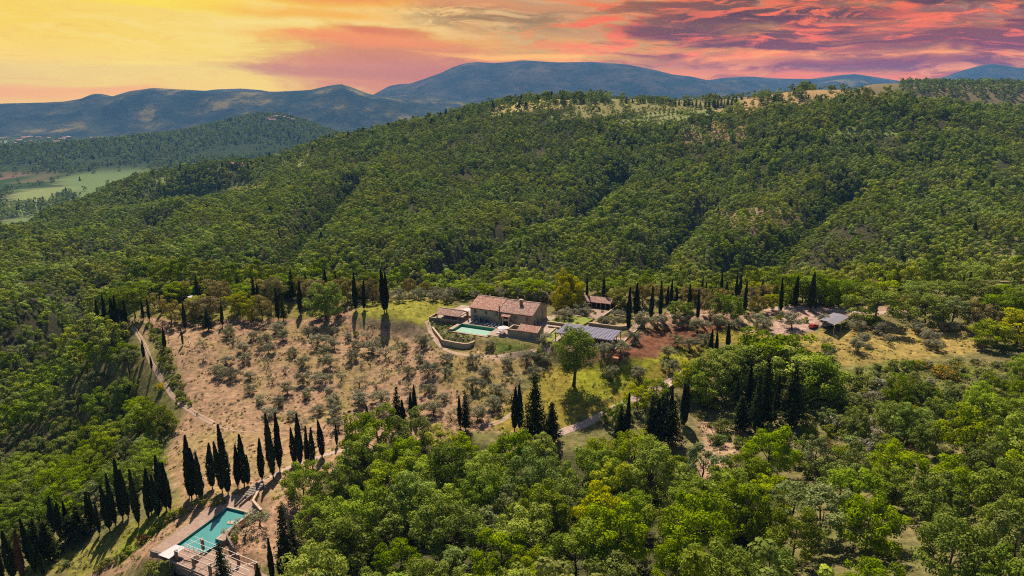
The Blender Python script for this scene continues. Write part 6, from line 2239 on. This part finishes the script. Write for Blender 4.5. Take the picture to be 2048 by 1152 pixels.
MB().cyl((0, 0, 0), .07, .07, .70, 8).build('leg', M['wood_d'], tb)
par2 = parasol((385, 598), 0, 'small pale parasol among the trees on the ridge at left', 1.8, None)
x, y, z = HIT(385, 604)
par2.location = (x, y, z)


# ------------------------------------------------------------------ roads and tracks draped on the ground
def ribbon(name, px, wd, material, lift=.07, world=False):
    P = [np.array(p[:2]) for p in (px if world else [HIT(u, v) for u, v in px])]
    Q = []
    for i in range(len(P) - 1):
        n = max(2, int(np.linalg.norm(P[i + 1] - P[i]) / 1.2))
        p0, p1, p2_, p3 = P[max(i - 1, 0)], P[i], P[i + 1], P[min(i + 2, len(P) - 1)]
        for k in range(n):
            t_ = k / n
            Q.append(.5 * ((2 * p1) + (-p0 + p2_) * t_ + (2 * p0 - 5 * p1 + 4 * p2_ - p3) * t_ ** 2 + (-p0 + 3 * p1 - 3 * p2_ + p3) * t_ ** 3))
    Q.append(P[-1])
    Q = np.array(Q)
    D = np.gradient(Q, axis=0)
    D /= np.linalg.norm(D, axis=1, keepdims=True) + 1e-9
    Nn = np.stack([-D[:, 1], D[:, 0]], 1)
    offs = np.linspace(-.5, .5, 9)
    wv_ = wd * (1 + .12 * fbm(np.arange(len(Q)) / 6., np.zeros(len(Q)), 3, 2))
    X = Q[:, 0][:, None] + Nn[:, 0][:, None] * offs * wv_[:, None]
    Y = Q[:, 1][:, None] + Nn[:, 1][:, None] * offs * wv_[:, None]
    edge = np.where(np.abs(offs) > .45, -.14, 0)
    Z = HT(X, Y) + lift + edge[None]
    link(name, mesh_grid(name, X, Y, Z, material), kind='structure')


M['track'] = solid('dusty_track', (0.38, 0.25, 0.17), (0.52, 0.37, 0.27), .8, 1, .05, 2, obj=False)
M['track_g'] = solid('pale_gravel', (0.40, 0.28, 0.22), (0.54, 0.39, 0.32), .8, 1, .04, 3, obj=False)
for off in (0, 1):
    d = -3.0 if off == 0 else 3.4
    ribbon('track', [(266 + d, 655), (283 + d, 680), (294 + d, 705), (303 + d, 728), (318 + d, 752), (333 + d, 776), (347 + d * .8, 795), (362, 808 - d), (382, 822 - d), (405, 836 - d), (430, 848 - d)], .85, M['track'])
ribbon('track', [(425, 850), (470, 862), (520, 862)], .5, M['track'])
for d in (-1, 1):
    ribbon('road', [(492, 992 + d * .8), (520, 965 + d * 1.5), (545, 952 + d * 1.5), (575, 936 + d * 1.4), (605, 925 + d * 1.4), (645, 912 + d * 1.4), (700, 897 + d)], 1.0, M['track_g'])
    ribbon('road', [(955, 852 + d * 2.5), (985, 848 + d * 2.5), (1010, 838 + d * 2.5), (1022, 828 + d * 2)], .9, M['track'])
    ribbon('road', [(1095, 878 + d * 3), (1130, 862 + d * 3), (1165, 850 + d * 3), (1200, 832 + d * 3), (1250, 806 + d * 3), (1300, 784 + d * 3), (1340, 764 + d * 3), (1372, 742 + d * 2)], 1.9, M['track_g'])
ribbon('road', [(1530, 618), (1600, 616), (1660, 620), (1730, 624), (1820, 626)], 3.2, M['track_g'])
ribbon('path', [(1300, 637), (1340, 632), (1400, 630), (1460, 630), (1530, 632)], 1.2, M['track_g'])
ribbon('path', [(853, 642), (858, 655), (866, 672), (880, 690), (905, 705), (950, 712), (1010, 711), (1065, 704), (1100, 700)], 1.8, M['track'])
ribbon('road', [(500, 332, ), (520, 345), (560, 352), (590, 350)], 4.5, M['track'])
# ------------------------------------------------------------------ dry tufts and stones that roughen the open ground
tuft_col = bpy.data.collections.new('tuft_kinds')
for i, (key, s_, h_) in enumerate([('leaf_o', .34, .30), ('leaf_s', .30, .26), ('leaf_dead', .28, .22), ('leaf_y', .26, .18)]):
    tr0 = rs(700 + i)
    c0 = tr0.normal(size=(22, 3)) * [s_ * .6, s_ * .6, h_ * .3] + [0, 0, h_ * .5]
    tuft_col.objects.link(bpy.data.objects.new('tuft', leaf_mesh('tuft', [leaves(c0, tr0.normal(size=(22, 3)) + [0, 0, .8], .22, tr0.uniform(0, 1, 22), tr0)], M[key])))
tx, ty = r7.uniform(-170, 190, 60000), r7.uniform(100, 320, 60000)
tz = HT(tx, ty)
k = in_view(tx, ty, tz, 10)
tx, ty, tz = tx[k], ty[k], tz[k]
dn = np.zeros(tx.size)
for zi, d_, hi in [(1, .50, .9), (5, .7, .9), (6, .6, 1), (8, .35, .8), (10, .6, .9), (14, .3, .8), (17, .35, .8), (20, .9, 1.2), (21, .6, 1), (22, .15, .7)]:
    if zi < len(zones):
        dn = np.maximum(dn, d_ * (poly_sd(tx, ty, zones[zi][0]) < 0))
dn *= sstep(fbm(tx / 6, ty / 6, 811, 3), -.35, .35)
for fp, z0, bl in flats:
    dn = np.where(poly_sd(tx, ty, fp) < 2, 0, dn)
k = r7.uniform(0, 1, tx.size) < dn
tx, ty, tz = tx[k], ty[k], tz[k]
tm = bpy.data.meshes.new('grass_tufts')
tm.vertices.add(len(tx))
tm.vertices.foreach_set('co', np.stack([tx, ty, tz], 1).astype(np.float32).ravel())
tm.attributes.new('size', 'FLOAT', 'POINT').data.foreach_set('value', r7.uniform(.5, 1.5, len(tx)).astype(np.float32))
tm.attributes.new('sort', 'INT', 'POINT').data.foreach_set('value', r7.choice([0, 0, 1, 1, 2, 3], len(tx)).astype(np.int32))
tv = np.zeros((len(tx), 3), np.float32)
tv[:, 2] = r7.uniform(0, 6.3, len(tx))
tm.attributes.new('turn', 'FLOAT_VECTOR', 'POINT').data.foreach_set('vector', tv.ravel())
to_ = link('grass_tufts', tm, kind='stuff')
ng2 = ng.copy()
[n_ for n_ in ng2.nodes if n_.bl_idname == 'GeometryNodeCollectionInfo'][0].inputs['Collection'].default_value = tuft_col
to_.modifiers.new('tufts', 'NODES').node_group = ng2
print('tufts', len(tx))
cs = thing('concrete_slab', 'pale concrete slab lying beside the road bend right of the lone tree', 'slab', (*HIT(1345, 766)[:2], HIT(1345, 766)[2]), rad(52))
MB().box(-5.5, 5.5, -.9, .9, -.3, .35).build('slab', M['coping'], cs)

# ------------------------------------------------------------------ houses far away
hb = {}
for kk, (a, b_, c_) in {'a': (14, 9, 6), 'b': (10, 8, 5.5), 'c': (22, 10, 6.5)}.items():
    wl = MB().box(-a / 2, a / 2, -b_ / 2, b_ / 2, -3, c_).mesh('wall', M['stone'])
    rf = MB()
    rf.v = [(-a / 2 - .6, -b_ / 2 - .6, c_), (a / 2 + .6, -b_ / 2 - .6, c_), (a / 2 + .6, b_ / 2 + .6, c_), (-a / 2 - .6, b_ / 2 + .6, c_), (-a / 2 - .6, 0, c_ + b_ * .22), (a / 2 + .6, 0, c_ + b_ * .22)]
    rf.f = [(0, 1, 5, 4), (2, 3, 4, 5), (0, 4, 3), (1, 2, 5), (0, 3, 2, 1)]
    hb[kk] = (wl, rf.mesh('roof', M['tile']))


def house(u, v, kd, s, rz, label, group, tmin=900):
    x, y, z = HIT(u, v, tmin)
    t_ = thing('house', label, 'house', (x, y, z + .5), rz, group)
    t_.scale = (s, s, s)
    link('wall', hb[kd][0], t_)
    link('roof', hb[kd][1], t_)


house(474, 334, 'c', 1.0, .3, 'red roofed farmhouse among trees on the left shoulder of the hill', 'farmhouses on the far hill')
house(486, 338, 'b', .9, 1.2, 'small barn just right of the red roofed farmhouse', 'farmhouses on the far hill')
for k, (u, v, kd) in enumerate([(538, 238, 'b'), (546, 236, 'a'), (552, 234, 'c'), (558, 232, 'b'), (563, 234, 'a'), (570, 235, 'a'), (577, 237, 'b'), (545, 241, 'c'), (585, 240, 'a')]):
    house(u, v + 2, kd, 1.5, k * .5, f'{ORD[k]} house from the left in the village on the wooded hilltop', 'houses of the hilltop village', 2500)
vt = thing('church_tower', 'thin pale church tower above the hilltop village', 'tower', (0, 0, 0))
x, y, z = HIT(559, 234, 2500)
vt.location = (x, y, z)
MB().box(-3.5, 3.5, -3.5, 3.5, -3, 24).build('shaft', M['stone'], vt)
MB().prism([(-4, -4), (4, -4), (4, 4), (-4, 4)], 24, 25.5).build('belfry_roof', M['tile'], vt)
tr_ = rs(44)
for k in range(44):
    u, Y = tr_.uniform(0, 300), tr_.uniform(4350, 5150)
    x, _, _ = PY(u, 280, Y)
    z = float(HT(x, Y))
    t_ = thing('house', 'tiny pale house of the distant valley town under the left mountains', 'house', (x, Y, z), tr_.uniform(0, 3), 'houses of the distant valley town')
    s = tr_.uniform(1.4, 2.6)
    t_.scale = (s, s, s)
    link('wall', hb['abc'[k % 3]][0], t_)
    link('roof', hb['abc'[k % 3]][1], t_)
# ------------------------------------------------------------------ air
hz = bpy.data.meshes.new('haze')
x0, x1, y0, y1, z0, z1 = -16000, 16000, -1500, 11650, -460, 680
hz.from_pydata([(x, y, z) for z in (z0, z1) for y in (y0, y1) for x in (x0, x1)], [],
               [(0, 2, 3, 1), (4, 5, 7, 6), (0, 1, 5, 4), (2, 6, 7, 3), (0, 4, 6, 2), (1, 3, 7, 5)])
m, t, out = mat('air')
vol = t.n('ShaderNodeVolumePrincipled')
vol.inputs['Color'].default_value = (0.20, 0.50, 1.0, 1)
vol.inputs['Density'].default_value = SIG
vol.inputs['Anisotropy'].default_value = 0.0
t.t.links.new(vol.outputs[0], out.inputs['Volume'])
hz.materials.append(m)
link('haze', hz, kind='stuff')
